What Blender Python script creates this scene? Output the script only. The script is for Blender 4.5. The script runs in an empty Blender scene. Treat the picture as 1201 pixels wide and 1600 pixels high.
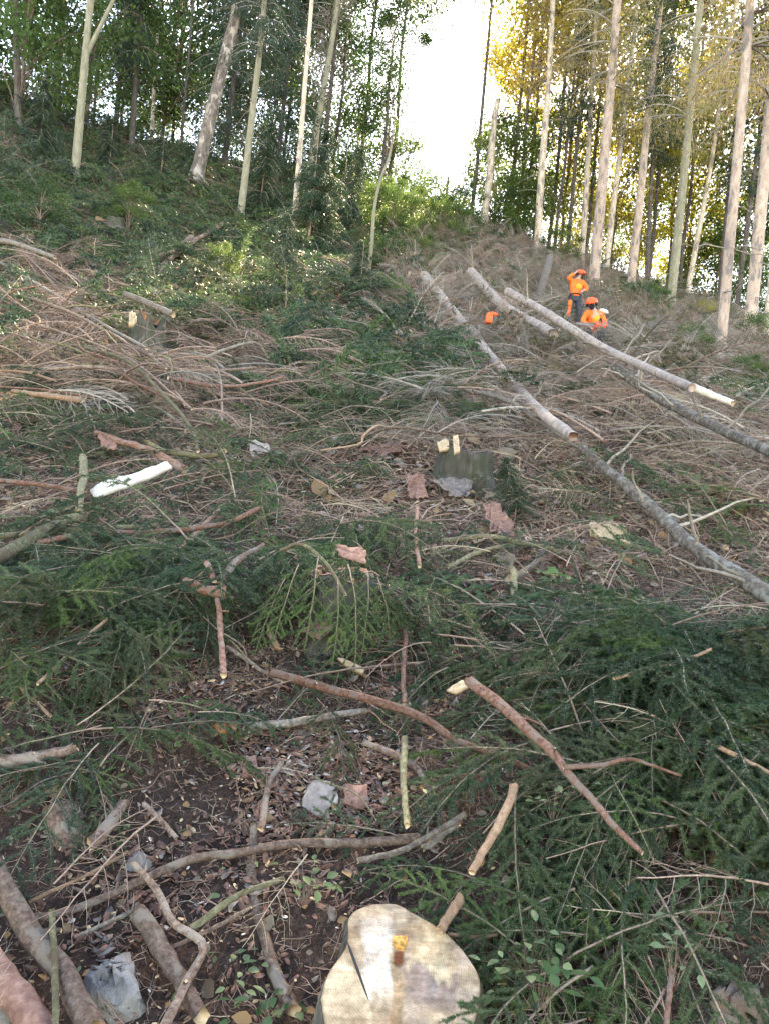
import bpy, math, random
import numpy as np
from mathutils import Vector, Matrix, Euler

random.seed(7); RNG = np.random.default_rng(7)
R = math.radians
SC = bpy.context.scene
COL = SC.collection

# ------------------------------------------------------------------ camera, world, sun, exposure
EYE = 1.7; FPX = 1155.0; ROLL = R(5.5)
cam = bpy.data.cameras.new('camera'); camo = bpy.data.objects.new('camera', cam); COL.objects.link(camo)
cam.sensor_fit = 'VERTICAL'; cam.sensor_height = 36; cam.lens = 36 * FPX / 1600
cam.clip_start = 0.05; cam.clip_end = 3000
camo.matrix_world = Matrix.Translation((0, 0, EYE)) @ Matrix.Rotation(R(90), 4, 'X') @ Matrix.Rotation(ROLL, 4, 'Z')
SC.camera = camo

SUN_EL, SUN_AZ = R(41), R(12)          # azimuth measured from +Y towards +X
world = bpy.data.worlds.new('World'); SC.world = world; world.use_nodes = True
wn = world.node_tree.nodes; wl = world.node_tree.links; wn.clear()
sky = wn.new('ShaderNodeTexSky'); sky.sky_type = 'NISHITA'; sky.sun_disc = False
sky.sun_elevation = SUN_EL; sky.sun_rotation = SUN_AZ; sky.air_density = 1.0; sky.dust_density = 0.4; sky.ozone_density = 1.6
bg = wn.new('ShaderNodeBackground'); bg.inputs[1].default_value = 0.15
wo = wn.new('ShaderNodeOutputWorld'); wl.new(sky.outputs[0], bg.inputs[0]); wl.new(bg.outputs[0], wo.inputs[0])

sun = bpy.data.lights.new('sun', 'SUN'); sun.energy = 5.0; sun.angle = R(0.5); sun.color = (1.0, 0.93, 0.8)
suno = bpy.data.objects.new('sun', sun); COL.objects.link(suno)
sd = Vector((math.sin(SUN_AZ) * math.cos(SUN_EL), math.cos(SUN_AZ) * math.cos(SUN_EL), math.sin(SUN_EL)))
suno.rotation_euler = sd.to_track_quat('Z', 'Y').to_euler(); suno.location = sd * 100

SC.view_settings.view_transform = 'Standard'; SC.view_settings.look = 'None'
SC.view_settings.exposure = 3.2; SC.view_settings.gamma = 1; SC.view_settings.use_curve_mapping = False
SC.view_settings.use_white_balance = True; SC.view_settings.white_balance_temperature = 8800; SC.view_settings.white_balance_tint = 14
SC.cycles.max_bounces = 6; SC.cycles.diffuse_bounces = 3; SC.cycles.transmission_bounces = 3

# ------------------------------------------------------------------ numpy noise and terrain
def _hash(ix, iy, s):
    n = (ix * 374761393 + iy * 668265263 + s * 1442695041) & 0x7fffffff
    n = ((n ^ (n >> 13)) * 1274126177) & 0x7fffffff
    return ((n ^ (n >> 16)) & 0xffff) / 65535.0
def vnoise(x, y, s=0):
    x = np.asarray(x, float); y = np.asarray(y, float)
    ix = np.floor(x).astype(np.int64); iy = np.floor(y).astype(np.int64)
    fx = x - ix; fy = y - iy; fx = fx * fx * (3 - 2 * fx); fy = fy * fy * (3 - 2 * fy)
    a = _hash(ix, iy, s); b = _hash(ix + 1, iy, s); c = _hash(ix, iy + 1, s); d = _hash(ix + 1, iy + 1, s)
    return (a + (b - a) * fx) * (1 - fy) + (c + (d - c) * fx) * fy - 0.5
def fbm(x, y, s=0, o=4):
    r = 0; a = 1.0
    for k in range(o):
        r = r + a * vnoise(x, y, s + k); x = np.asarray(x) * 2.03 + 5.1; y = np.asarray(y) * 2.03 + 9.7; a *= 0.5
    return r
def sstep(a, b, x):
    t = np.clip((x - a) / (b - a), 0, 1); return t * t * (3 - 2 * t)
_U = [-.8, -.57, -.455, -.128, 0, .1, .25, .4, .7]
_E = [.56, .527, .478, .425, .415, .395, .352, .315, .27]
_YC = [30, 32, 34, 39, 41, 42, 42, 42, 42]
def ground(x, y):
    x = np.asarray(x, float); y = np.asarray(y, float)
    u = x / np.maximum(y, 9.0)
    yc = np.interp(u, _U, _YC); ec = np.interp(u, _U, _E)
    s1 = ec + EYE / yc; s0 = 0.33
    yy = np.minimum(y, yc)
    h = yy * (s0 + (s1 - s0) * sstep(5, yc, yy))
    over = np.maximum(y - yc, 0)
    h = h - 0.30 * over * over / (over + 6.0)
    h = np.where(y < 0, 0.33 * np.maximum(y, -60), h)
    h = np.maximum(h, -18)
    far = sstep(4, 25, np.abs(y)) 
    amp = (0.10 + 0.35 * far)
    h = h + fbm(x * .7, y * .7, 3, 3) * amp * 1.2 * (1 - 0.4 * far)
    h = h + fbm(x * 4, y * 4, 11, 3) * 0.035
    # mounds of slash on the slope
    for (cx, cy, r, a) in MOUNDS:
        h = h + a * np.exp(-((x - cx) ** 2 + (y - cy) ** 2) / (2 * r * r))
    return h
MOUNDS = []
def ray(px, py):
    dx = np.asarray(px, float) - 600.5; dy = 800 - np.asarray(py, float); c, s = math.cos(ROLL), math.sin(ROLL)
    return (dx * c - dy * s) / FPX, (dx * s + dy * c) / FPX
def topix(x, y, z):
    u = x / y; v = (z - EYE) / y; c, s = math.cos(ROLL), math.sin(ROLL)
    return 600.5 + (u * c + v * s) * FPX, 800 - (v * c - u * s) * FPX
_YS = np.concatenate([np.arange(0.5, 6, .04), np.geomspace(6, 60, 420)])
def hit(px, py, lift=0.0):
    """first point of the slope (raised by lift) on the sight line through a photo position"""
    u, v = ray(px, py)
    X = u * _YS; Z = EYE + v * _YS
    d = Z - (ground(X, _YS) + lift)
    k = np.where(d <= 0)[0]
    if len(k) == 0: y = 41.0
    elif k[0] == 0: y = _YS[0]
    else:
        i = k[0]; y = _YS[i - 1] + (_YS[i] - _YS[i - 1]) * d[i - 1] / (d[i - 1] - d[i])
    return Vector((float(u * y), float(y), float(EYE + v * y)))
for (px, py, r, a) in [(1090, 1300, .55, .30), (240, 1000, .5, .16), (520, 1000, .28, .10), (1000, 690, 1.6, .35), (470, 480, 1.6, .5), (200, 560, 1.2, .25), (60, 1120, .35, .15)]:
    p = hit(px, py); MOUNDS.append((p.x, p.y, r, a))

def gnormal(x, y, e=0.12):
    hx = float(ground(x + e, y) - ground(x - e, y)) / (2 * e); hy = float(ground(x, y + e) - ground(x, y - e)) / (2 * e)
    return Vector((-hx, -hy, 1)).normalized()

# ------------------------------------------------------------------ materials
def nodes(name):
    m = bpy.data.materials.new(name); m.use_nodes = True; nt = m.node_tree; nt.nodes.clear()
    out = nt.nodes.new('ShaderNodeOutputMaterial'); return m, nt, out
def ramp(nt, fac, cols, pos=None):
    r = nt.nodes.new('ShaderNodeValToRGB'); el = r.color_ramp.elements
    n = len(cols); pos = pos or [i / (n - 1) for i in range(n)]
    while len(el) < n: el.new(0.5)
    for i in range(n): el[i].position = pos[i]; el[i].color = (*cols[i], 1)
    nt.links.new(fac, r.inputs[0]); return r.outputs[0]
def noise(nt, scale, detail=4, coord='Object', stretch=None, rough=.6):
    tc = nt.nodes.new('ShaderNodeTexCoord'); v = tc.outputs[coord]
    if stretch:
        mp = nt.nodes.new('ShaderNodeMapping'); mp.inputs['Scale'].default_value = stretch; nt.links.new(v, mp.inputs[0]); v = mp.outputs[0]
    n = nt.nodes.new('ShaderNodeTexNoise'); n.inputs['Scale'].default_value = scale; n.inputs['Detail'].default_value = detail
    n.inputs['Roughness'].default_value = rough; nt.links.new(v, n.inputs['Vector']); return n.outputs['Fac']
def mixc(nt, fac, a, b, mode='MIX'):
    m = nt.nodes.new('ShaderNodeMix'); m.data_type = 'RGBA'; m.blend_type = mode
    if isinstance(fac, (int, float)): m.inputs[0].default_value = fac
    else: nt.links.new(fac, m.inputs[0])
    for k, v in ((6, a), (7, b)):
        if isinstance(v, tuple): m.inputs[k].default_value = (*v, 1)
        else: nt.links.new(v, m.inputs[k])
    return m.outputs[2]
def finish(nt, out, col, rough=.9, bump=None, bstr=.5, bdist=.01, trans=None, spec=.2):
    b = nt.nodes.new('ShaderNodeBsdfPrincipled'); nt.links.new(col, b.inputs['Base Color'])
    b.inputs['Roughness'].default_value = rough; b.inputs['Specular IOR Level'].default_value = spec
    if bump is not None:
        bp = nt.nodes.new('ShaderNodeBump'); bp.inputs['Strength'].default_value = bstr; bp.inputs['Distance'].default_value = bdist
        nt.links.new(bump, bp.inputs['Height']); nt.links.new(bp.outputs[0], b.inputs['Normal'])
    s = b.outputs[0]
    if trans:
        t = nt.nodes.new('ShaderNodeBsdfTranslucent'); nt.links.new(col, t.inputs[0])
        mx = nt.nodes.new('ShaderNodeMixShader'); mx.inputs[0].default_value = trans
        nt.links.new(s, mx.inputs[1]); nt.links.new(t.outputs[0], mx.inputs[2]); s = mx.outputs[0]
    nt.links.new(s, out.inputs[0])
def rnd(nt):
    return nt.nodes.new('ShaderNodeObjectInfo').outputs['Random']
def leafmat(name, cols, trans=.35, rough=.55, nscale=6, spec=.3):
    """colour from the random number of each object or plant, broken up by a slow noise"""
    m, nt, out = nodes(name)
    c = ramp(nt, rnd(nt), cols); n = noise(nt, nscale, 3)
    c2 = mixc(nt, ramp(nt, n, [(0, 0, 0), (1, 1, 1)], [.35, .65]), mixc(nt, 1.0, c, (.62, .66, .7), 'MULTIPLY'), mixc(nt, 1.0, c, (1.35, 1.3, 1.1), 'MULTIPLY'))
    finish(nt, out, c2, rough, trans=trans, spec=spec); return m
def barkmat(name, cols, scale=30, stretch=(1, 1, .25), bstr=.6, bdist=.01, coord='Object', vary=.35, patch=None, pscale=6):
    m, nt, out = nodes(name)
    n = noise(nt, scale, 6, coord, stretch, .65)
    k = len(cols); c = ramp(nt, n, cols, [.3 + .4 * i / (k - 1) for i in range(k)])
    if patch:
        p = noise(nt, pscale, 4, coord, stretch)
        c = mixc(nt, ramp(nt, p, [(0, 0, 0), (1, 1, 1)], [.52, .6]), c, patch)
    d = nt.nodes.new('ShaderNodeMapRange'); nt.links.new(rnd(nt), d.inputs[0]); d.inputs[3].default_value = 1 - vary; d.inputs[4].default_value = 1 + vary
    h = nt.nodes.new('ShaderNodeHueSaturation'); nt.links.new(d.outputs[0], h.inputs['Value']); nt.links.new(c, h.inputs['Color'])
    finish(nt, out, h.outputs[0], .9, n, bstr, bdist); return m
M = {}
M['needle'] = leafmat('spruce_needles', [(.036, .066, .037), (.05, .09, .044), (.074, .108, .05), (.043, .076, .048), (.085, .095, .05)], .25, .5, 3)
M['needle_fresh'] = leafmat('fresh_needles', [(.065, .12, .042), (.09, .14, .05), (.06, .11, .04)], .3, .5, 3)
M['needle_dry'] = leafmat('dry_needles', [(.13, .11, .06), (.10, .10, .06), (.16, .12, .07)], .2, .7, 3)
M['leaf'] = leafmat('green_leaves', [(.05, .12, .03), (.06, .14, .035), (.09, .16, .05), (.045, .10, .04)], .4, .5, 1)
M['leaf_pale'] = leafmat('pale_leaf_undersides', [(.15, .2, .09), (.2, .25, .14), (.1, .15, .06)], .35, .5, 1)
M['leaf_dark'] = leafmat('dark_tree_leaves', [(.03, .065, .02), (.04, .08, .024), (.05, .1, .03)], .35, .5, .6)
M['leaf_mid'] = leafmat('mid_tree_leaves', [(.065, .118, .034), (.085, .14, .04), (.105, .145, .044)], .5, .5, .6)
M['leaf_gold'] = leafmat('sunlit_yellow_leaves', [(.34, .31, .06), (.28, .28, .06), (.4, .32, .07)], .55, .5, .6)  # glow of sun through the leaves is put into this yellow
M['leaf_brown'] = leafmat('dead_brown_leaves', [(.2, .12, .07), (.3, .17, .08), (.24, .19, .14), (.14, .09, .06)], .15, .8, 3)
M['larch'] = leafmat('tan_hanging_foliage', [(.36, .27, .13), (.42, .28, .15), (.3, .26, .1)], .55, .6, .6)
M['conifer'] = leafmat('dark_conifer_foliage', [(.025, .05, .028), (.032, .06, .03), (.03, .055, .035)], .2, .6, .8)
M['twig_grey'] = barkmat('grey_twig_bark', [(.16, .135, .11), (.26, .22, .18), (.36, .31, .25)], 40, (1, 1, 1), .3, .003)
M['twig_brown'] = barkmat('brown_twig_bark', [(.15, .1, .075), (.25, .17, .13), (.34, .24, .18)], 40, (1, 1, 1), .3, .003)
M['twig_tan'] = barkmat('tan_dry_twigs', [(.24, .18, .12), (.33, .26, .18), (.42, .34, .24)], 40, (1, 1, 1), .3, .003)
M['stick_red'] = barkmat('reddish_brown_bark', [(.09, .04, .028), (.19, .095, .065), (.31, .18, .13)], 70, (1, 1, 1), 1, .008, patch=(.2, .14, .11), pscale=16)
M['stick_brown'] = barkmat('brown_branch_bark', [(.06, .038, .028), (.145, .095, .07), (.26, .18, .135)], 70, (1, 1, 1), 1, .008, patch=(.2, .16, .125), pscale=16)
M['stick_grey'] = barkmat('grey_branch_bark', [(.09, .072, .056), (.18, .15, .12), (.3, .26, .21)], 70, (1, 1, 1), 1, .008, patch=(.13, .095, .07), pscale=16)
M['stick_olive'] = barkmat('olive_branch_bark', [(.08, .072, .035), (.15, .135, .075), (.26, .235, .145)], 70, (1, 1, 1), 1, .008, patch=(.13, .095, .06), pscale=16)
M['stick_tan'] = barkmat('tan_peeled_branch', [(.15, .085, .05), (.24, .145, .09), (.33, .22, .145)], 70, (1, 1, 1), 1, .006, patch=(.2, .13, .085), pscale=16)
M['cut'] = barkmat('fresh_cut_wood', [(.36, .24, .13), (.46, .33, .2), (.56, .43, .29)], 60, (1, 1, 1), .3, .002, vary=.1)
M['cut_orange'] = barkmat('orange_torn_wood', [(.2, .085, .04), (.3, .14, .065), (.4, .24, .13)], 50, (1, 1, 1), .5, .004, vary=.1)
M['white_wood'] = barkmat('pale_split_wood', [(.42, .36, .29), (.56, .5, .42), (.66, .6, .53)], 30, (1, 1, 1), .4, .003, vary=.05)
M['bark_inner'] = barkmat('reddish_inner_bark', [(.10, .052, .04), (.18, .095, .07), (.27, .16, .12)], 35, (1, 1, 1), .8, .005)
M['bark_outer'] = barkmat('grey_flaked_bark', [(.12, .095, .08), (.2, .16, .135), (.3, .25, .21)], 35, (1, 1, 1), .8, .005)
M['trunk_pale'] = barkmat('pale_trunk_bark', [(.36, .28, .2), (.5, .41, .31), (.62, .53, .42)], 9, (1, 1, .35), .8, .03, patch=(.24, .19, .16), pscale=5, vary=.1)  # lighter and warmer, sunlight on the right-hand trunks put into the bark colour
M['trunk_pink'] = barkmat('pinkish_trunk_bark', [(.3, .21, .16), (.44, .33, .26), (.56, .45, .37)], 10, (1, 1, .4), .9, .03, patch=(.2, .17, .15), pscale=5, vary=.1)  # bark colour also raised to carry the sunlit look
M['trunk_dark'] = barkmat('dark_trunk_bark', [(.05, .04, .035), (.09, .075, .065), (.15, .13, .11)], 10, (1, 1, .3), .9, .03, vary=.2)
M['trunk_olive'] = barkmat('olive_young_bark', [(.16, .15, .1), (.25, .23, .16), (.34, .31, .22)], 10, (1, 1, .3), .5, .02, vary=.15)
M['trunk_mottled'] = barkmat('mottled_flaking_bark', [(.07, .06, .05), (.16, .13, .11), (.3, .26, .22)], 7, (1, 1, .5), 1, .04, patch=(.42, .36, .3), pscale=4, vary=.05)
M['log_bark'] = barkmat('felled_log_bark', [(.17, .13, .11), (.28, .22, .18), (.4, .33, .28)], 14, (1, 1, 1), .9, .02, patch=(.4, .3, .24), pscale=5, vary=.08)
M['log_lichen'] = barkmat('lichened_log_bark', [(.05, .04, .032), (.11, .088, .07), (.2, .17, .14)], 30, (1, 1, 1), 1, .02, patch=(.2, .185, .155), pscale=16, vary=.05)
M['stump_bark'] = barkmat('mossy_stump_bark', [(.05, .045, .035), (.1, .09, .07), (.19, .17, .14)], 16, (1, 1, .3), 1, .03, patch=(.075, .08, .05), pscale=9)
M['stone'] = barkmat('pale_lichened_stone', [(.12, .11, .10), (.2, .185, .17), (.3, .28, .26)], 14, (1, 1, 1), 1, .02, patch=(.2, .19, .165), pscale=25, vary=.05)
M['stone_brown'] = barkmat('brown_stone', [(.13, .09, .07), (.2, .15, .12), (.28, .22, .19)], 14, (1, 1, 1), 1, .02, vary=.05)
def plain(name, col, rough=.6, n=.2, scale=25):
    m, nt, out = nodes(name)
    f = noise(nt, scale, 4); c = ramp(nt, f, [tuple(v * (1 - n) for v in col), tuple(min(1, v * (1 + n)) for v in col)], [.35, .65])
    finish(nt, out, c, rough); return m
M['hivis'] = plain('orange_work_cloth', (.9, .16, .035), .75, .12, 6)
M['hivis_yellow'] = plain('yellow_orange_cloth', (.95, .33, .04), .75, .12, 6)
M['trouser'] = plain('dark_work_trousers', (.045, .05, .06), .8)
M['helmet'] = plain('orange_helmet_plastic', (.85, .11, .04), .35, .05)
M['black'] = plain('black_rubber', (.02, .02, .022), .6)
M['skin'] = plain('skin', (.5, .3, .22), .5, .08)
M['grey_cloth'] = plain('pale_grey_patch', (.7, .7, .66), .7, .05)
M['canister'] = plain('orange_canister_plastic', (.85, .13, .04), .4, .05)

def ground_mat():
    m, nt, out = nodes('forest_soil')
    geo = nt.nodes.new('ShaderNodeTexCoord')
    n1 = noise(nt, 2.2, 6, 'Object', None, .7); n2 = noise(nt, 28, 5, 'Object', None, .7); n3 = noise(nt, 130, 3, 'Object', None, .7)
    soil = ramp(nt, n2, [(.028, .017, .013), (.058, .036, .028), (.105, .067, .052)], [.3, .5, .72])
    litter = ramp(nt, n2, [(.035, .024, .016), (.085, .055, .038), (.16, .108, .075)], [.3, .5, .72])
    at = nt.nodes.new('ShaderNodeAttribute'); at.attribute_name = 'soil'
    c = mixc(nt, at.outputs['Fac'], litter, soil)
    green = ramp(nt, n2, [(.03, .045, .02), (.06, .09, .035)], [.35, .65])
    at2 = nt.nodes.new('ShaderNodeAttribute'); at2.attribute_name = 'moss'
    mul = nt.nodes.new('ShaderNodeMath'); mul.operation = 'MULTIPLY'; nt.links.new(at2.outputs['Fac'], mul.inputs[0])
    rr = ramp(nt, n1, [(0, 0, 0), (1, 1, 1)], [.42, .58]); nt.links.new(rr, mul.inputs[1])
    c = mixc(nt, mul.outputs[0], c, green)
    sp = ramp(nt, n3, [(.75, .75, .75), (1.35, 1.3, 1.25)], [.35, .65]); c = mixc(nt, 1.0, c, sp, 'MULTIPLY')
    add = nt.nodes.new('ShaderNodeMath'); add.operation = 'ADD'; nt.links.new(n2, add.inputs[0]); nt.links.new(n3, add.inputs[1])
    finish(nt, out, c, .95, add.outputs[0], 1.0, .02); return m
M['ground'] = ground_mat()

# ------------------------------------------------------------------ mesh helpers
class MB:
    def __init__(s): s.v = []; s.f3 = []; s.f4 = []; s.m3 = []; s.m4 = []; s.n = 0; s.fn = []
    def add(s, v, f, mi=0):
        v = np.asarray(v, float); f = np.asarray(f, int)
        if len(f) == 0: return
        s.v.append(v)
        if f.shape[1] == 3: s.f3.append(f + s.n); s.m3.append(np.full(len(f), mi))
        else: s.f4.append(f + s.n); s.m4.append(np.full(len(f), mi))
        s.n += len(v)
    def ngon(s, idx, mi=0): s.fn.append((list(idx), mi))
    def mesh(s, name, mats, smooth=True):
        v = np.concatenate(s.v); me = bpy.data.meshes.new(name)
        fs = []; mi = []
        f3 = np.concatenate(s.f3) if s.f3 else np.zeros((0, 3), int); f4 = np.concatenate(s.f4) if s.f4 else np.zeros((0, 4), int)
        mm = np.concatenate([*(s.m3 or [np.zeros(0)]), *(s.m4 or [np.zeros(0)])]).astype(np.int32) if (s.m3 or s.m4) else np.zeros(0, np.int32)
        mm = np.concatenate([mm, np.array([q[1] for q in s.fn], np.int32)])
        loops = np.concatenate([f3.ravel(), f4.ravel(), np.array([i for q in s.fn for i in q[0]], int)])
        tot = np.concatenate([np.full(len(f3), 3), np.full(len(f4), 4), np.array([len(q[0]) for q in s.fn], int)])
        start = np.concatenate([[0], np.cumsum(tot)[:-1]])
        me.vertices.add(len(v)); me.vertices.foreach_set('co', v.astype(np.float32).ravel())
        me.loops.add(len(loops)); me.loops.foreach_set('vertex_index', loops.astype(np.int32))
        me.polygons.add(len(tot)); me.polygons.foreach_set('loop_start', start.astype(np.int32))
        me.polygons.foreach_set('material_index', mm)
        if smooth: me.polygons.foreach_set('use_smooth', np.ones(len(tot), bool))
        for m in mats: me.materials.append(M[m] if isinstance(m, str) else m)
        me.update(calc_edges=True); me.validate(); return me
def link(name, me, parent=None, **kw):
    o = bpy.data.objects.new(name, me); COL.objects.link(o)
    if parent is not None: o.parent = parent
    for k, v in kw.items():
        if v is not None: o[k] = v
    return o
def thing(name, label, cat, loc=(0, 0, 0), group=None):
    o = bpy.data.objects.new(name, None); COL.objects.link(o); o.location = loc; o.empty_display_size = .1
    o['label'] = label; o['category'] = cat
    if group: o['group'] = group
    return o
def catmull(P, n):
    P = np.asarray(P, float)
    if len(P) == 2: 
        t = np.linspace(0, 1, n)[:, None]; return P[0] * (1 - t) + P[1] * t
    Q = np.vstack([2 * P[0] - P[1], P, 2 * P[-1] - P[-2]]); out = []
    ts = np.linspace(0, len(P) - 1 - 1e-9, n)
    for t in ts:
        i = int(t); f = t - i; a, b, c, d = Q[i], Q[i + 1], Q[i + 2], Q[i + 3]
        out.append(.5 * ((2 * b) + (-a + c) * f + (2 * a - 5 * b + 4 * c - d) * f * f + (-a + 3 * b - 3 * c + d) * f ** 3))
    return np.array(out)
def tube(mb, P, rad, sides=6, mi=0, cap=None, rough=0.0):
    """tapered tube along points P with radii rad; cap = material index of the end faces"""
    P = np.asarray(P, float); n = len(P); rad = np.broadcast_to(rad, n).astype(float)
    T = np.gradient(P, axis=0); T /= np.linalg.norm(T, axis=1)[:, None] + 1e-9
    ref = np.array([0, 0, 1.0]) if abs(T[0][2]) < .9 else np.array([1.0, 0, 0])
    A = np.cross(T, ref); A /= np.linalg.norm(A, axis=1)[:, None] + 1e-9; B = np.cross(T, A)
    th = np.linspace(0, 2 * math.pi, sides, endpoint=False)
    ring = np.cos(th)[None, :, None] * A[:, None, :] + np.sin(th)[None, :, None] * B[:, None, :]
    rr = rad[:, None, None] * (1 + (RNG.uniform(-rough, rough, (n, sides, 1)) if rough else 0))
    V = (P[:, None, :] + ring * rr)
    if cap is not None and sides > 5:      # torn rather than turned ends
        V[0] += T[0] * RNG.uniform(-.7, .5, (sides, 1)) * rad[0]; V[-1] += T[-1] * RNG.uniform(-.5, .9, (sides, 1)) * rad[-1]
    V = V.reshape(-1, 3)
    i = np.arange(n - 1)[:, None] * sides; j = np.arange(sides)[None, :]; j2 = (j + 1) % sides
    F = np.stack([i + j, i + j2, i + sides + j2, i + sides + j], -1).reshape(-1, 4)
    base = mb.n; mb.add(V, F, mi)
    if cap is not None:
        mb.ngon([base + k for k in range(sides)], cap); mb.ngon([base + (n - 1) * sides + k for k in reversed(range(sides))], cap)

def unit(v): return v / (np.linalg.norm(v, axis=-1, keepdims=True) + 1e-9)

def needles_on(mb, P, per_m, ln, w, mi=0, flat=.6):
    """thin pointed needles all round a twig with points P"""
    P = np.asarray(P); seg = np.linalg.norm(np.diff(P, axis=0), axis=1); L = seg.sum(); n = max(4, int(L * per_m))
    t = np.sort(RNG.uniform(0, 1, n)) * (len(P) - 1 - 1e-6); i = t.astype(int); f = (t - i)[:, None]
    c = P[i] * (1 - f) + P[i + 1] * f; T = unit(P[i + 1] - P[i])
    rd = RNG.normal(size=(n, 3)) * np.array([1, 1, flat]); rd -= (rd * T).sum(1, keepdims=True) * T; rd = unit(rd)
    d = unit(rd + T * RNG.uniform(.35, .9, (n, 1))); l = ln * RNG.uniform(.7, 1.15, (n, 1))
    s = unit(np.cross(d, RNG.normal(size=(n, 3)))) * w / 2
    V = np.stack([c - s, c + s, c + d * l], 1).reshape(-1, 3)
    mb.add(V, np.arange(n * 3).reshape(-1, 3), mi)

def branch_skeleton(L, seed, droop=.25, spacing=.05, side=.42, sub=True):
    r = np.random.default_rng(seed)
    n = 14; t = np.linspace(0, 1, n); wob = r.normal(0, .02 * L, (3,))
    P = np.stack([L * t, wob[0] * np.sin(t * 3) + r.normal(0, .006 * L, n).cumsum() * .6, .10 * L * np.sin(t * 2.2) - droop * L * t ** 2], 1)
    twigs = [(P, 1.0)]
    k = int(L / spacing)
    for q in range(k):
        tt = .12 + .86 * (q + r.uniform(-.3, .3)) / k
        if tt >= .97: continue
        i = tt * (n - 1); a = int(i); f = i - a; p = P[a] * (1 - f) + P[min(a + 1, n - 1)] * f; T = unit(P[min(a + 1, n - 1)] - P[a])
        sgn = 1 if q % 2 else -1
        ln = side * L * (1 - tt) ** .65 * (.35 + 1.3 * min(tt, .5)) * r.uniform(.6, 1.15)
        ang = r.uniform(.75, 1.15); d = unit(np.array([math.cos(ang), sgn * math.sin(ang), r.uniform(-.35, .15)]))
        m = 7; s = np.linspace(0, 1, m)[:, None]
        Q = p + d * ln * s + np.array([.25 * ln, 0, -droop * 1.4 * ln]) * s ** 2 + r.normal(0, .012 * ln, (m, 3))
        twigs.append((Q, .5))
        if sub and ln > .12:
            for z in range(int(ln / .055)):
                t2 = r.uniform(.2, .9); i2 = t2 * (m - 1); a2 = int(i2); p2 = Q[a2] * (1 - (i2 - a2)) + Q[a2 + 1] * (i2 - a2)
                d2 = unit(d * 1.0 + np.array([-d[1], d[0], 0]) * (1 if z % 2 else -1) * r.uniform(.7, 1.1) + np.array([.3, 0, r.uniform(-.5, .1)]))
                l2 = (1 - t2 * .6) * ln * .55 * r.uniform(.6, 1); s2 = np.linspace(0, 1, 4)[:, None]
                twigs.append((p2 + d2 * l2 * s2 + np.array([0, 0, -.2 * l2]) * s2 ** 2, .25))
    return twigs

def spruce_branch(seed, L, lod=0, droop=.25, spacing=.06):
    tw = branch_skeleton(L, seed, droop, spacing, sub=True)
    st = MB(); nd = MB()
    per, ln, w = [(2300, .0138, .0031), (750, .019, .005), (150, .05, .014)][lod]
    for P, s in tw:
        r0 = {1.0: .0035 * L + .0015, .5: .0018, .25: .0011}[s]
        if lod < 2 or s == 1.0:
            tube(st, P if lod == 0 else P[::2] if s < 1 else P, np.linspace(r0, r0 * .3, len(P) if lod == 0 or s == 1 else len(P[::2])), 5 if s == 1 else 3)
        Q = P if s < 1 else P[len(P) // 5:]
        needles_on(nd, Q, per * (1 if s < 1 else .6), ln, w, 0, .45)
    return st, nd

def bare_branch(seed, L, rough=.5, dens=.05, thin=1.0):
    r = np.random.default_rng(seed)
    mb = MB(); tw = branch_skeleton(L, seed, r.uniform(-.1, .3), dens, .5, sub=True)
    for P, s in tw:
        if s == .25 and r.random() < .35: continue
        P = P + r.normal(0, .008 * L * (1 if s < 1 else .5), (len(P), 3)).cumsum(0) * rough * .4 * np.linspace(0, 1, len(P))[:, None]
        r0 = ({1.0: .0055 * L + .0015, .5: .0024, .25: .0014}[s]) * thin
        tube(mb, P, np.linspace(r0, r0 * .35, len(P)), 5 if s == 1 else 3)
    return mb

def stick_mesh(P, r0, r1, mats, sides=8, stubs=0, name='stick', rough=.06, nseg=None, wob=1.0):
    """branch wood along a line: bark, slightly lumpy, pale cut ends, short stubs of broken side twigs"""
    P = np.asarray(P, float); L = np.linalg.norm(np.diff(P, axis=0), axis=1).sum()
    n = nseg or max(10, int(L / max(r0, r1, .004) / 2.2)); n = min(n, 60)
    Q = catmull(P, n); t = np.linspace(0, 1, n)
    Q = Q + np.stack([fbm(t * 9, t * 0 + k, int(abs(P[0][0]) * 977) % 99 + k, 3) for k in range(3)], 1) * r0 * .35 * wob
    for _ in range(max(1, n // 9)):
        k = random.randint(1, n - 2); Q += (RNG.normal(0, .35 * wob, 3) * r0)[None] * np.maximum(0, 1 - np.abs(np.arange(n) - k) / 4.0)[:, None]
        rad = None
    rad = (r0 + (r1 - r0) * t) * (1 + fbm(t * 14, t * 0, 5, 2) * .14)
    mb = MB(); tube(mb, Q, rad, sides, 0, cap=1, rough=rough)
    for k in range(stubs):
        i = random.randint(1, n - 2); T = unit(Q[i + 1] - Q[i]); d = RNG.normal(size=3); d -= d.dot(T) * T; d = unit(unit(d) + T * .5)
        if d[2] < -.3: d[2] *= -1
        l = min(rad[i] * random.uniform(3, 8), random.uniform(.04, .09) if rad[i] < .05 else 9); p = Q[i]
        tube(mb, [p, p + d * l * .6, p + d * l + RNG.normal(0, .1, 3) * l], [rad[i] * .45, rad[i] * .3, rad[i] * .22], 5, 0, cap=1)
    return mb.mesh(name, mats)

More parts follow.
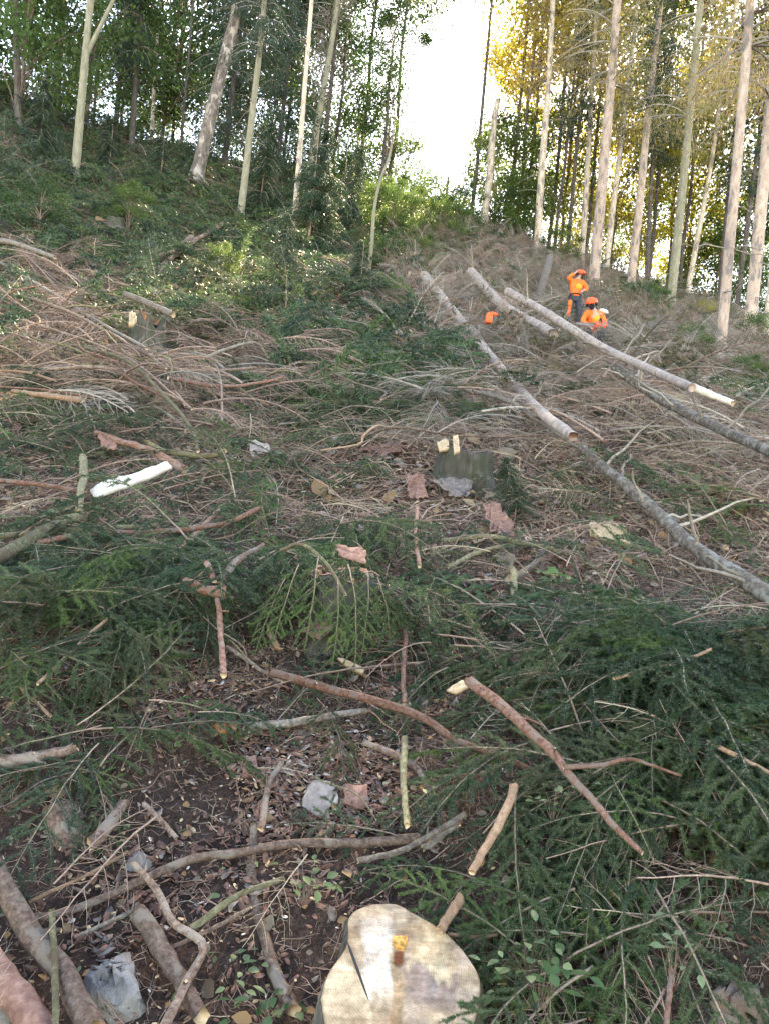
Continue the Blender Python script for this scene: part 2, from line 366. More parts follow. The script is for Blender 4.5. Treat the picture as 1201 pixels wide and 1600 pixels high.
# stuff objects: many small pieces placed by geometry nodes on a cloud of points
def scatter_stuff(name, label, cat, protos, pts):
    """protos: list of meshes; pts: arrays loc(n,3) rot(n,3) scl(n) idx(n)"""
    loc, rot, scl, idx = pts
    if len(loc) == 0: return
    lib = bpy.data.collections.new(name + '_kinds')
    for i, me in enumerate(protos):
        o = bpy.data.objects.new('%s_kind_%02d' % (name, i), me); lib.objects.link(o)
    me = bpy.data.meshes.new(name); me.vertices.add(len(loc)); me.vertices.foreach_set('co', np.asarray(loc, np.float32).ravel())
    a = me.attributes.new('rot', 'FLOAT_VECTOR', 'POINT'); a.data.foreach_set('vector', np.asarray(rot, np.float32).ravel())
    a = me.attributes.new('scl', 'FLOAT', 'POINT'); a.data.foreach_set('value', np.asarray(scl, np.float32))
    a = me.attributes.new('idx', 'INT', 'POINT'); a.data.foreach_set('value', np.asarray(idx, np.int32))
    o = link(name, me, label=label, category=cat, kind='stuff')
    ng = bpy.data.node_groups.new(name, 'GeometryNodeTree')
    ng.interface.new_socket('Geometry', in_out='INPUT', socket_type='NodeSocketGeometry'); ng.interface.new_socket('Geometry', in_out='OUTPUT', socket_type='NodeSocketGeometry')
    N = ng.nodes; Lk = ng.links; gi = N.new('NodeGroupInput'); go = N.new('NodeGroupOutput')
    ci = N.new('GeometryNodeCollectionInfo'); ci.inputs['Collection'].default_value = lib; ci.inputs['Separate Children'].default_value = True; ci.inputs['Reset Children'].default_value = True
    ip = N.new('GeometryNodeInstanceOnPoints'); ip.inputs['Pick Instance'].default_value = True
    def at(nm, ty):
        q = N.new('GeometryNodeInputNamedAttribute'); q.data_type = ty; q.inputs['Name'].default_value = nm; return q.outputs['Attribute']
    Lk.new(gi.outputs[0], ip.inputs['Points']); Lk.new(ci.outputs[0], ip.inputs['Instance']); Lk.new(at('idx', 'INT'), ip.inputs['Instance Index'])
    Lk.new(at('rot', 'FLOAT_VECTOR'), ip.inputs['Rotation']); Lk.new(at('scl', 'FLOAT'), ip.inputs['Scale']); Lk.new(ip.outputs[0], go.inputs[0])
    md = o.modifiers.new('scatter', 'NODES'); md.node_group = ng
    return o

def ground_rot(x, y, yaw, tilt=0, roll=0):
    """a piece lying along the slope: local X along the slope in direction yaw"""
    n = gnormal(x, y); d = Vector((math.cos(yaw), math.sin(yaw), 0)); d = (d - n * d.dot(n)).normalized(); b = n.cross(d)
    m = Matrix((d, b, n)).transposed() @ Euler((roll, -tilt, 0)).to_matrix(); return m

# ------------------------------------------------------------------ ground
def axis_pts(lo, hi, a, b, step, grow):
    mid = list(np.arange(a, b, step)); s = step; x = mid[-1]; up = []
    while x < hi: s *= grow; x += s; up.append(x)
    s = step; x = mid[0]; dn = []
    while x > lo: s *= grow; x -= s; dn.append(x)
    return np.array(dn[::-1] + mid + up)
def in_poly(px, py, poly):
    px = np.asarray(px); py = np.asarray(py); ins = np.zeros(px.shape, bool); n = len(poly); j = n - 1
    for i in range(n):
        xi, yi = poly[i]; xj, yj = poly[j]
        c = ((yi > py) != (yj > py)) & (px < (xj - xi) * (py - yi) / (yj - yi + 1e-9) + xi); ins ^= c; j = i
    return ins
SOIL = [(-400, 1290), (60, 1260), (230, 1200), (420, 1150), (610, 1170), (660, 1260), (640, 1380), (560, 1420), (520, 1700), (-400, 1900)]
SPOTS = [[(150, 1040), (420, 1010), (440, 1100), (200, 1130)], [(600, 940), (760, 900), (800, 1010), (720, 1130), (590, 1120)], [(480, 680), (700, 660), (720, 790), (520, 790)], [(790, 700), (960, 700), (1010, 900), (830, 900)]]
xs = axis_pts(-420, 420, -3.2, 3.2, .045, 1.055); ys = axis_pts(-260, 420, 0.9, 6.5, .045, 1.045)
X, Y = np.meshgrid(xs, ys); H = ground(X, Y)
V = np.stack([X, Y, H], -1).reshape(-1, 3); nx, ny = len(xs), len(ys)
i = (np.arange(ny - 1)[:, None] * nx + np.arange(nx - 1)[None, :]); F = np.stack([i, i + 1, i + nx + 1, i + nx], -1).reshape(-1, 4)
mb = MB(); mb.add(V, F); gm = mb.mesh('ground', ['ground'])
px, py = topix(V[:, 0], np.maximum(V[:, 1], .3), V[:, 2])
soil = in_poly(px + fbm(V[:, 0] * 3, V[:, 1] * 3, 2) * 120, py + fbm(V[:, 0] * 3, V[:, 1] * 3, 8) * 80, SOIL) & (V[:, 1] > 0)
a = gm.attributes.new('soil', 'FLOAT', 'POINT'); a.data.foreach_set('value', np.where(soil, 1.0, .25).astype(np.float32))
a = gm.attributes.new('moss', 'FLOAT', 'POINT'); a.data.foreach_set('value', (np.where(soil, 0, 1.0) * sstep(3, 12, V[:, 1]) * .8).astype(np.float32))
go = link('ground', gm, kind='structure', label='steep forest slope of brown soil covered in felling litter')

# ------------------------------------------------------------------ traced branch wood
def line_on_slope(pix, lift):
    if not isinstance(lift, (list, tuple)): lift = [lift] * len(pix)
    P = np.array([hit(x, y, l) for (x, y), l in zip(pix, lift)])
    # rigid wood does not follow every bump: smooth the depth, keep the line
    t = np.concatenate([[0], np.cumsum(np.hypot(*np.diff(np.array(pix, float), axis=0).T))]); t /= t[-1]
    D = np.polyval(np.polyfit(t, P[:, 1], 1 if len(pix) < 6 else 2), t); out = []
    for (x, y), d in zip(pix, D):
        u, v = ray(x, y); out.append((float(u) * d, d, EYE + float(v) * d))
    return np.array(out)
def hero(name, pix, w0, w1, mat, label, cat='stick', lift=.06, stubs=2, sides=9, cut='cut', group=None):
    P = line_on_slope(pix, lift); o = Vector(P[0]); d0, d1 = P[0][1], P[-1][1]
    me = stick_mesh(P - np.array(o), w0 / 2 / FPX * d0, w1 / 2 / FPX * d1, [mat, cut], sides, stubs, name)
    b = link(name, me, label=label, category=cat, group=group); b.location = o; return b
HERO = [
 ([(425, 1050), (520, 1075), (640, 1112), (720, 1160), (800, 1190), (850, 1215)], 15, 8, 'stick_red', 'long straight branch crossing the middle of the slope towards the lower right', .17, 3),
 ([(733, 1063), (790, 1110), (850, 1165), (905, 1230), (960, 1295), (1003, 1335)], 18, 8, 'stick_red', 'curved reddish branch with a peeled tip running down to the spruce heap', .34, 2),
 ([(880, 1199), (940, 1195), (990, 1186), (1062, 1212)], 9, 4, 'stick_red', 'thin reddish side branch reaching right from the curved branch', .38, 0),
 ([(210, 1348), (245, 1390), (275, 1440), (318, 1478), (290, 1540), (255, 1610)], 10, 17, 'stick_brown', 'crooked branch bent like a knee over the bare soil', .09, 2),
 ([(-12, 1345), (40, 1465), (90, 1540), (150, 1615)], 33, 38, 'stick_brown', 'thick brown branch crossing the bottom left corner', .10, 1),
 ([(-40, 1475), (20, 1535), (80, 1640)], 46, 52, 'bark_inner', 'thickest reddish pole with torn bark in the bottom left corner', .07, 0),
 ([(30, 1440), (120, 1418), (200, 1385), (270, 1352), (330, 1335), (400, 1325), (480, 1318), (560, 1318), (655, 1310)], 12, 16, 'stick_brown', 'long dark branch lying across the bare soil above the knee-bent one', .05, 4),
 ([(560, 1345), (610, 1335), (650, 1318), (728, 1272)], 9, 10, 'stick_grey', 'grey forked twig end above the large cut stump', .14, 3),
 ([(660, 1325), (690, 1305), (715, 1290)], 12, 9, 'stick_grey', 'short grey broken piece beside the forked twig end', .1, 0),
 ([(218, 1425), (250, 1480), (280, 1530), (315, 1590)], 30, 26, 'stick_brown', 'stout short branch with orange torn top sunk in the soil', .06, 1),
 ([(398, 1290), (392, 1360), (402, 1430), (425, 1510), (460, 1580)], 12, 24, 'stick_brown', 'brown root running down the bare soil towards the stump', .02, 2),
 ([(300, 1450), (370, 1402), (445, 1373)], 12, 8, 'stick_olive', 'olive-green branch piece leaning across the brown root', .09, 1),
 ([(265, 1482), (340, 1447), (392, 1418)], 7, 6, 'stick_brown', 'slender brown twig under the olive-green piece', .05, 1),
 ([(122, 1462), (170, 1440), (218, 1420)], 5, 8, 'stick_grey', 'small lichened grey twig with side shoots on bare soil', .05, 5),
 ([(88, 1610), (84, 1500), (82, 1425)], 11, 10, 'stick_olive', 'upright green stem between the thick corner branches', .12, 0),
 ([(802, 1228), (770, 1300), (738, 1362)], 14, 13, 'stick_tan', 'orange-brown peeled rod among spruce twigs right of the soil', .32, 0),
 ([(718, 1402), (702, 1430), (688, 1455)], 15, 15, 'stick_tan', 'short peeled rod end just above the large stump', .22, 0),
 ([(700, 1460), (740, 1464), (775, 1461)], 6, 5, 'stick_tan', 'thin tan twig touching the large stump from the right', .12, 0),
 ([(634, 985), (630, 1040), (632, 1100)], 8, 8, 'stick_red', 'thin upright reddish stick in the centre of the slope', .16, 1),
 ([(632, 1152), (630, 1220), (636, 1290)], 11, 10, 'stick_olive', 'upright olive stick with a cut red top below the long branch', .12, 0),
 ([(570, 1160), (640, 1192), (674, 1238)], 10, 12, 'stick_brown', 'brown bent stick beside the upright olive one', .07, 1),
 ([(385, 1135), (450, 1130), (520, 1117), (572, 1112)], 15, 10, 'stick_grey', 'pale weathered branch lying level below the long branch', .07, 2),
 ([(-10, 1192), (60, 1188), (118, 1170)], 26, 16, 'stick_brown', 'thick weathered branch entering from the left edge', .12, 2),
 ([(-20, 880), (70, 830), (128, 808)], 24, 18, 'stick_olive', 'thick olive-grey pole slanting up from the left edge', .22, 1),
 ([(60, 848), (150, 832), (220, 832), (300, 826), (360, 815), (408, 794)], 10, 8, 'stick_red', 'long reddish branch reaching right from the olive pole', .2, 1),
 ([(-10, 838), (150, 826), (245, 822)], 10, 8, 'stick_olive', 'olive branch lying behind the reddish one', .18, 1),
 ([(345, 906), (372, 878), (412, 853)], 15, 8, 'stick_brown', 'grey-brown fork arm pointing up right from the round cut end', .3, 0),
 ([(340, 935), (346, 990), (350, 1055)], 8, 11, 'stick_red', 'thin reddish stick hanging down from the round cut end', .26, 1),
 ([(288, 908), (318, 922), (350, 925)], 12, 20, 'stick_red', 'short branch whose round pale cut end faces the viewer', .32, 1),
 ([(324, 880), (336, 910)], 10, 8, 'stick_red', 'small broken stub above the round cut end', .33, 0),
 ([(555, 803), (620, 812), (672, 816)], 6, 5, 'stick_red', 'thin red twig lying level near the middle', .14, 1),
 ([(652, 792), (648, 830), (655, 885)], 5, 7, 'stick_red', 'bent red twig standing above the middle of the slope', .2, 1),
 ([(690, 845), (760, 838), (820, 850), (868, 860), (930, 886), (1005, 935)], 9, 6, 'stick_olive', 'long curving olive branch right of the middle', .12, 2),
 ([(700, 885), (750, 862), (800, 850)], 7, 6, 'stick_olive', 'short olive branch under the long curving one', .1, 1),
 ([(800, 888), (805, 950)], 12, 10, 'stick_olive', 'upright olive stub with red top beside the green sapling', .14, 0),
 ([(795, 905), (830, 885), (850, 862)], 14, 7, 'stick_grey', 'grey splintered piece leaning beside the olive stub', .12, 1),
 ([(733, 926), (790, 905), (842, 880)], 5, 7, 'stick_brown', 'thin brown twig lying left of the olive stub', .08, 1),
 ([(-10, 750), (60, 757), (135, 768)], 8, 7, 'stick_red', 'reddish branch lying at the left edge below the white slab', .2, 1),
 ([(131, 714), (124, 800)], 12, 12, 'stick_olive', 'pale upright stick left of the white slab', .25, 0),
 ([(60, 1068), (110, 1020), (172, 962)], 6, 5, 'stick_tan', 'thin tan twig slanting up over the left spruce twigs', .2, 0),
 ([(27, 1065), (50, 1090), (80, 1120)], 6, 5, 'stick_tan', 'short tan twig below the left spruce twigs', .16, 0),
 ([(265, 873), (300, 840), (345, 795)], 11, 7, 'stick_red', 'reddish branch slanting under the long reddish one', .16, 1),
 ([(20, 611), (70, 618), (128, 625)], 7, 11, 'stick_tan', 'tan pole with orange torn end at the left edge', .3, 0),
 ([(240, 402), (290, 385), (348, 351)], 8, 9, 'stick_brown', 'broken brown branch sticking up among the bright ground plants', .35, 1),
 ([(1105, 1160), (1160, 1185), (1215, 1215)], 8, 7, 'stick_tan', 'tan stick on the spruce heap at the right edge', .25, 0),
 ([(915, 900), (965, 940), (1020, 982)], 6, 5, 'stick_brown', 'slender brown stick slanting down right of the sapling', .1, 1),
 ([(1048, 1515), (1040, 1610)], 9, 9, 'stick_red', 'thin upright red stem in the bottom right brush', .3, 0),
 ([(142, 1318), (170, 1285), (195, 1255)], 22, 18, 'stick_brown', 'short thick brown branch at the top of the soil patch', .08, 1),
 ([(225, 1255), (250, 1280), (277, 1310)], 9, 7, 'stick_brown', 'small brown stick pointing down right on the soil', .06, 0),
 ([(408, 1295), (418, 1240), (440, 1195)], 12, 9, 'stick_brown', 'brown stick rising from the long dark branch', .08, 1),
 ([(75, 577), (140, 574), (190, 578), (270, 600)], 7, 7, 'stick_brown', 'curved pole at the left rim of the brown branch pile', .4, 1),
 ([(240, 572), (320, 580), (400, 575)], 8, 6, 'stick_brown', 'level pole in the middle of the brown branch pile', .4, 1),
 ([(265, 590), (330, 602), (395, 600), (440, 590)], 9, 6, 'stick_red', 'reddish pole in the middle of the brown branch pile', .4, 1),
 ([(60, 530), (180, 555), (240, 600), (300, 670), (310, 705)], 6, 8, 'stick_olive', 'long olive branch hooking down the brown branch pile', .38, 1),
 ([(230, 690), (260, 706), (320, 712), (350, 705)], 8, 9, 'stick_olive', 'curved green branch at the foot of the brown branch pile', .25, 0),
 ([(150, 675), (190, 690), (235, 705), (290, 735)], 8, 14, 'stick_red', 'reddish branch ending at the white slab', .22, 0),
 ([(320, 560), (355, 545), (400, 537), (420, 560)], 7, 5, 'stick_grey', 'arched grey branch above the brown pile', .45, 0),
 ([(0, 408), (70, 450), (150, 500), (230, 545)], 6, 7, 'stick_grey', 'long thin pole slanting down from the upper left edge', .5, 0),
 ([(0, 455), (90, 480), (190, 530), (260, 575)], 6, 6, 'stick_brown', 'second long pole slanting under the upper left edge', .5, 0),
 ([(0, 490), (100, 520), (200, 560), (300, 640)], 5, 5, 'stick_brown', 'third long pole slanting into the brown branch pile', .45, 0),
 ([(1012, 700), (1100, 690), (1200, 700)], 5, 4, 'stick_grey', 'long bare grey branch lying level at the right', .3, 3),
 ([(730, 610), (790, 625), (850, 665), (905, 700)], 8, 5, 'stick_grey', 'bare grey branch beside the lower end of the felled trunk', .3, 3),
 ([(440, 860), (470, 850), (510, 880), (540, 930)], 6, 6, 'stick_olive', 'green arched twig hanging over the mossy stump', .42, 0),
 ([(960, 1060), (1010, 1045), (1060, 1035), (1110, 1015)], 6, 5, 'stick_tan', 'tan twig across the top of the spruce heap', .3, 0),
 ([(355, 1010), (400, 1040), (440, 1065)], 6, 6, 'stick_grey', 'thin grey twig above the end of the long branch', .1, 0),
 ([(200, 1330), (140, 1365), (45, 1410)], 5, 6, 'stick_tan', 'thin tan twig slanting over the upper soil patch', .07, 0),
]
HERO = [(p_, a_ * (.78 if p_[0][1] < 600 and p_[0][0] < 500 else 1), b_ * (.78 if p_[0][1] < 600 and p_[0][0] < 500 else 1), *r_) for (p_, a_, b_, *r_) in HERO]
for (pix, w0, w1, m, lab, lf, stb) in HERO:
    o = hero('branch' if max(w0, w1) > 9 else 'twig', pix, w0, w1, m, lab, 'branch' if max(w0, w1) > 9 else 'twig', lf, stb)
# the round sawn disc at the end of the short branch
# ------------------------------------------------------------------ felled trunks
def felled(pix, w0, w1, mat, label, lift, cut='cut', parts=None):
    P = line_on_slope(pix, lift); o = Vector(P[0]); t = thing('felled_trunk', label, 'felled trunk', o)
    me = stick_mesh(P - np.array(o), w0 / 2 / FPX * P[0][1], w1 / 2 / FPX * P[-1][1], [mat, cut], 14, 0, 'log', .05, 50, .12)
    link('log', me, t)
    for k in range(parts or 0):       # broken side branches
        i = random.uniform(.1, .95); Q = catmull(P - np.array(o), 50); j = int(i * 48); r = (w0 + (w1 - w0) * i) / 2 / FPX * P[0][1]
        T = unit(Q[j + 1] - Q[j]); d = RNG.normal(size=3); d -= d.dot(T) * T; d = unit(d); d[2] = abs(d[2]); l = random.uniform(.15, .6)
        s = MB(); pts = Q[j] + np.linspace(0, 1, 6)[:, None] * d * l + RNG.normal(0, .012, (6, 3)); tube(s, pts, np.linspace(.013, .006, 6), 5, 0, cap=1)
        link('side_branch', s.mesh('side_branch', ['twig_grey', 'cut']), t)
    return t
felled([(662, 430), (708, 488), (760, 550), (835, 633), (895, 684)], 14, 18, 'log_bark', 'felled trunk slanting down from the crest with a reddish lower end', [.4, .6, .6, .5, .35], 'stick_red', 8)
felled([(908, 700), (938, 728), (985, 765), (1040, 815), (1092, 862), (1160, 905), (1225, 950)], 14, 31, 'log_lichen', 'dark lichened trunk running off the lower right edge', [.3, .25, .25, .25, .22, .22, .2], 'log_lichen', 8)
felled([(735, 425), (776, 470), (811, 494), (864, 522)], 15, 17, 'log_bark', 'felled trunk pointing at the crouching worker from the crest', [.9, .9, .85, .6], 'log_bark', 8)
felled([(960, 575), (1030, 622), (1110, 664), (1225, 716)], 16, 17, 'log_lichen', 'mossy felled trunk half hidden in grey brush near the right edge', [.5, .6, .6, .6], 'log_lichen', 8)
felled([(793, 456), (850, 488), (935, 540), (1010, 575), (1080, 606)], 13, 14, 'log_bark', 'straight felled trunk between the two workers', [1.1, 1.1, 1.0, .9, .8], 'log_bark', 8)
felled([(1078, 604), (1110, 617), (1143, 630)], 13, 10, 'white_wood', 'white peeled top length at the end of the straight felled trunk', [.82, .8, .75], 'cut', 0)
felled([(640, 428), (672, 442), (708, 436)], 9, 8, 'stick_brown', 'short dark log beneath the top of the slanting trunk', .5, 'cut', 0)
felled([(858, 402), (848, 440), (835, 475)], 12, 14, 'stick_grey', 'short pale leaning snag left of the standing worker', [1.4, .8, .2], 'cut', 2)
felled([(196, 459), (232, 474), (270, 491)], 9, 11, 'stick_grey', 'pale barkless log above the ragged stump on the left', .75, 'cut', 0)
felled([(0, 376), (25, 381), (85, 402)], 10, 7, 'stick_grey', 'thin pale log at the left edge above the brown pile', .5, 'cut', 0)
felled([(245, 425), (275, 395), (300, 372)], 9, 12, 'stick_brown', 'dark leaning log among the bright ground plants', .3, 'cut', 0)

# ------------------------------------------------------------------ stumps
def stump(px, py, wpx, hpx, mat, label, topmat='cut', tilt=.2, ragged=.06, lean=0):
    b = hit(px, py); r = wpx / 2 / FPX * b.y; h = hpx / FPX * b.y
    t = thing('tree_stump', label, 'stump', b - Vector((0, -r * .3, .05)))
    n = 28; th = np.linspace(0, 2 * math.pi, n, endpoint=False); mb = MB(); rings = []
    ridge = np.where(np.arange(n) % 3 == 0, -1, .5) * RNG.uniform(.4, 1.6, n)
    lob = 1 + .1 * np.sin(th * 3 + px) + .06 * np.sin(th * 5 + py)
    h *= .85; zs = [-.35 * h, 0, .15 * h, .4 * h, .6 * h, .8 * h, .95 * h, h]; rs = [1.5, 1.32, 1.2, 1.08, 1.03, 1.0, .98, .93]
    for z, q in zip(zs, rs):
        lb = 1 + (lob - 1) * (1 + 1.5 * (q - 1)); rr = r * q * lb * (1 + RNG.uniform(-.035, .035, n)) * (1 + .05 * ridge)
        zz = z + (z / h) * (-tilt * r * np.sin(th) * -1) + (RNG.uniform(-ragged, ragged, n) * r if z >= .94 * h else 0)
        rings.append(np.stack([rr * np.cos(th), rr * np.sin(th), zz], 1))
    V = np.concatenate(rings); i = np.arange(len(zs) - 1)[:, None] * n; j = np.arange(n)[None, :]; j2 = (j + 1) % n
    mb.add(V, np.stack([i + j, i + j2, i + n + j2, i + n + j], -1).reshape(-1, 4)); link('bark', mb.mesh('stump_bark', [mat]), t)
    top = MB(); c = rings[-1].mean(0); k = 6; VV = []
    for q in range(k): 
        s = 1 - q / k; VV.append(c + (rings[-1] - c) * s * .985 + np.array([0, 0, .004]) + np.stack([0 * th, 0 * th, RNG.uniform(-1, 1, n) * ragged * r * .25 * (q > 0)], 1))
    V = np.concatenate(VV + [c[None]]); i = np.arange(k - 1)[:, None] * n
    top.add(V, np.stack([i + j, i + j2, i + n + j2, i + n + j], -1).reshape(-1, 4)); jj = np.arange(n); 
    top.f3.append(np.stack([(k - 1) * n + jj, (k - 1) * n + (jj + 1) % n, np.full(n, k * n)], 1)); top.m3.append(np.zeros(n))
    link('cut_face', top.mesh('cut_face', [topmat]), t); return t
stump(522, 985, 104, 118, 'stump_bark', 'mossy stump with reddish top half hidden by spruce twigs', 'bark_inner', .1, .25)
stump(727, 760, 84, 78, 'stump_bark', 'broad grey stump holding two pale splinters above the bark litter', 'stick_brown', .1, .15)
stump(230, 545, 54, 62, 'stump_bark', 'ragged stump with orange splintered top on the left slope', 'cut_orange', .1, .5)
stump(178, 352, 24, 20, 'stump_bark', 'small far stump with a white cut in bright plants', 'white_wood', .3, .02)
stump(690, 412, 26, 24, 'stump_bark', 'far stump just above the top of the slanting trunk', 'cut', .2, .05)
stump(1062, 590, 34, 30, 'stump_bark', 'mossy stump with pale cut under the right-hand trees', 'cut', .2, .04)
stump(2, 640, 44, 36, 'stick_red', 'stump with orange sawn face at the left edge', 'cut_orange', .5, .1)
stump(770, 550, 44, 20, 'stump_bark', 'low stump with a pale cut between the felled trunks', 'white_wood', .25, .04)

# the large foreground stump: cut face traced round its outline, tilted towards the viewer
def big_stump():
    out = [(501, 1560), (512, 1522), (541, 1476), (545, 1432), (572, 1415), (613, 1411), (650, 1428), (700, 1460), (733, 1497), (750, 1532), (746, 1578), (726, 1625), (685, 1668), (630, 1688), (560, 1675), (515, 1625)]
    c = hit(622, 1535, .16); nrm = Vector((-.05, -.52, 1)).normalized()
    def onp(px, py):
        u, v = ray(px, py); d = Vector((float(u), 1, float(v))); e = Vector((0, 0, EYE)); s = (c - e).dot(nrm) / d.dot(nrm); return e + d * s
    ring = catmull(np.array([onp(*p) for p in out] + [onp(*out[0])]), 241)[:-1]; n = 240
    cc = ring.mean(0); t = thing('tree_stump', 'large foreground stump with flat pale cut face and a brown middle seam', 'stump', (c.x, c.y, float(ground(c.x, c.y))))
    o = np.array(t.location); ax = unit(np.array([1.0, 0, .05])); ay = unit(np.cross(np.array(nrm), ax))
    k = 70; mb = MB(); VV = []
    for q in range(k):
        s = 1 - q / k; ed = min(1, (q) / 2.0); VV.append(cc + (ring - cc) * s - o - np.array(nrm) * (.006 if q == 0 else 0))
    V = np.concatenate(VV + [(cc - o)[None]]); 
    W = V + o
    px, py = topix(W[:, 0], W[:, 1], W[:, 2])
    nn = np.array(nrm); lx = (W - cc) @ ax; ly = (W - cc) @ ay
    saw = vnoise(lx * 8, ly * 260, 4) * .0012 + fbm(lx * 25, ly * 25, 9) * .004
    # a lower step left of the saw line and a groove along the middle seam
    lx0 = 543 + (py - 1475) * .36; step = np.where((px < lx0) & (py > 1470), -.016, 0.0); crack = -.02 * np.exp(-((px - lx0) / 2.0) ** 2) * (py > 1470) * (py < 1568)
    seam = -.007 * np.exp(-((px - 622 + 5 * vnoise(py * .03, py * 0, 2)) / 9) ** 2) * (py > 1500)
    V = V + (saw + seam)[:, None] * nn
    j = np.arange(n)[None, :]; j2 = (j + 1) % n; i = np.arange(k - 1)[:, None] * n
    mb.add(V, np.stack([i + j, i + j2, i + n + j2, i + n + j], -1).reshape(-1, 4)); jj = np.arange(n)
    mb.f3.append(np.stack([(k - 1) * n + jj, (k - 1) * n + (jj + 1) % n, np.full(n, k * n)], 1)); mb.m3.append(np.zeros(n))
    m, nt, outn = nodes('sawn_stump_face'); at = nt.nodes.new('ShaderNodeAttribute'); at.attribute_name = 'wood'
    n1 = noise(nt, 45, 6, 'Object', None, .7); n2 = noise(nt, 22, 6, 'Object', (.35, 2.5, 1), .75); n3 = noise(nt, 6, 5, 'Object', None, .7)
    cc1 = mixc(nt, 1.0, at.outputs['Color'], ramp(nt, n1, [(.72, .68, .66), (1.2, 1.2, 1.2)], [.35, .65]), 'MULTIPLY')
    cc2 = mixc(nt, 1.0, cc1, ramp(nt, n2, [(.72, .7, .68), (1.15, 1.15, 1.15)], [.35, .62]), 'MULTIPLY')
    cc2 = mixc(nt, 1.0, cc2, ramp(nt, n3, [(.62, .56, .52), (1.1, 1.1, 1.1)], [.36, .55]), 'MULTIPLY')
    tc = nt.nodes.new('ShaderNodeTexCoord'); mp = nt.nodes.new('ShaderNodeMapping'); mp.inputs['Location'].default_value = tuple(-(cc - o + np.array([0, .03, 0]))); nt.links.new(tc.outputs['Object'], mp.inputs[0])
    wv = nt.nodes.new('ShaderNodeTexWave'); wv.wave_type = 'RINGS'; wv.rings_direction = 'SPHERICAL'; wv.inputs['Scale'].default_value = 62; wv.inputs['Distortion'].default_value = 5; wv.inputs['Detail'].default_value = 3; wv.inputs['Detail Scale'].default_value = .8
    nt.links.new(mp.outputs[0], wv.inputs[0]); cc2 = mixc(nt, 1.0, cc2, ramp(nt, wv.outputs['Fac'], [(.78, .75, .72), (.86, .85, .84)], [.1, .6]), 'MULTIPLY')
    finish(nt, outn, cc2, .75, n2, .6, .004)
    me = mb.mesh('cut_face', [m])
    col = np.tile(np.array([.44, .34, .23]), (len(V), 1))
    def blend(mask, c): 
        nonlocal col; mk = np.clip(mask, 0, 1)[:, None]; col = col * (1 - mk) + np.array(c) * mk
    nz = fbm(lx * 22, ly * 9, 31, 4)
    rr = np.hypot((px - 622), (py - 1545) * 1.0)
    blend(sstep(.0, .3, nz) * .5, (.30, .24, .21))
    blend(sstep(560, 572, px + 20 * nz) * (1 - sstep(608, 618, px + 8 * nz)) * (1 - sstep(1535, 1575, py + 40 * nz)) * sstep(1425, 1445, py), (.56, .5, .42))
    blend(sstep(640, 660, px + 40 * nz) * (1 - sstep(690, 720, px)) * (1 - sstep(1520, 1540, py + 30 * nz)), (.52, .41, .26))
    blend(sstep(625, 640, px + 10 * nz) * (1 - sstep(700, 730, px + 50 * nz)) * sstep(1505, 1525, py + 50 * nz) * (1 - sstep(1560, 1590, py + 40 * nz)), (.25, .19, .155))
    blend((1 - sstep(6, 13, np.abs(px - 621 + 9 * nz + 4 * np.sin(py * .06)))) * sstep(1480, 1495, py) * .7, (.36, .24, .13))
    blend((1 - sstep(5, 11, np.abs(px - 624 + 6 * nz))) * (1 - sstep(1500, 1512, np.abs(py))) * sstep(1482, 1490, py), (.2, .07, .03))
    blend((px < lx0) * (py > 1472) * .8, (.55, .44, .29)); 
    blend(sstep(575, 560, px) * (1 - sstep(1455, 1480, py)), (.36, .22, .16)) if False else None
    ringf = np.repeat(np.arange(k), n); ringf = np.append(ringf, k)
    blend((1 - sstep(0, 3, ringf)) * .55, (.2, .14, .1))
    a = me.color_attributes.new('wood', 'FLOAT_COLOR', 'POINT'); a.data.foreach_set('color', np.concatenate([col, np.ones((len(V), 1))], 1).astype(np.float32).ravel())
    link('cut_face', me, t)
    side = MB(); SV = []
    dz = float(c.z - ground(c.x, c.y))
    for q, (f, dr) in enumerate([(0, 1.0), (.1, 1.03), (.35, 1.05), (.75, 1.15), (1.3, 1.38)]):
        P = cc + (ring - cc) * dr; P = P - o; P[:, 2] -= f * dz * 1.3 + (.004 if q == 0 else 0); P += RNG.normal(0, .003, P.shape) * (q > 0); SV.append(P)
    i = np.arange(4)[:, None] * n; side.add(np.concatenate(SV), np.stack([i + j, i + j2, i + n + j2, i + n + j], -1).reshape(-1, 4))
    link('bark', side.mesh('bark', ['stump_bark']), t)
    # the orange plug of resinous wood standing on the seam
    ck = MB(); A = []
    for q, yy in enumerate(np.linspace(1474, 1566, 12)):
        xx = 543 + (yy - 1475) * .36; w = [.6, 1.6, 2.2, 2.4, 2.2, 2.6, 2.2, 2, 1.8, 1.5, 1.2, .5][q]; A += [np.array(onp(xx - w, yy)) - o + nn * .006, np.array(onp(xx + w, yy)) - o + nn * .006]
    ck.add(np.array(A), [[2 * q, 2 * q + 1, 2 * q + 3, 2 * q + 2] for q in range(11)]); link('saw_cut_shade', ck.mesh('saw_cut_shade', ['black']), t)  # black strip laid on the face, paints the shade inside the saw groove
    pl = MB(); P = np.array([onp(613, 1468), onp(636, 1466), onp(637, 1476), onp(630, 1486), onp(619, 1484), onp(612, 1477)]) - o
    top = P + nn * .012 + RNG.normal(0, .0015, P.shape); pl.add(np.vstack([P - nn * .004, top]), np.array([[a_, (a_ + 1) % 6, 6 + (a_ + 1) % 6, 6 + a_] for a_ in range(6)])); pl.ngon(range(6, 12))
    mm = plain('orange_resin_wood', (.4, .21, .06), .8, .5, 120); link('resin_plug', pl.mesh('resin_plug', [mm], False), t)
    return t
big_stump()

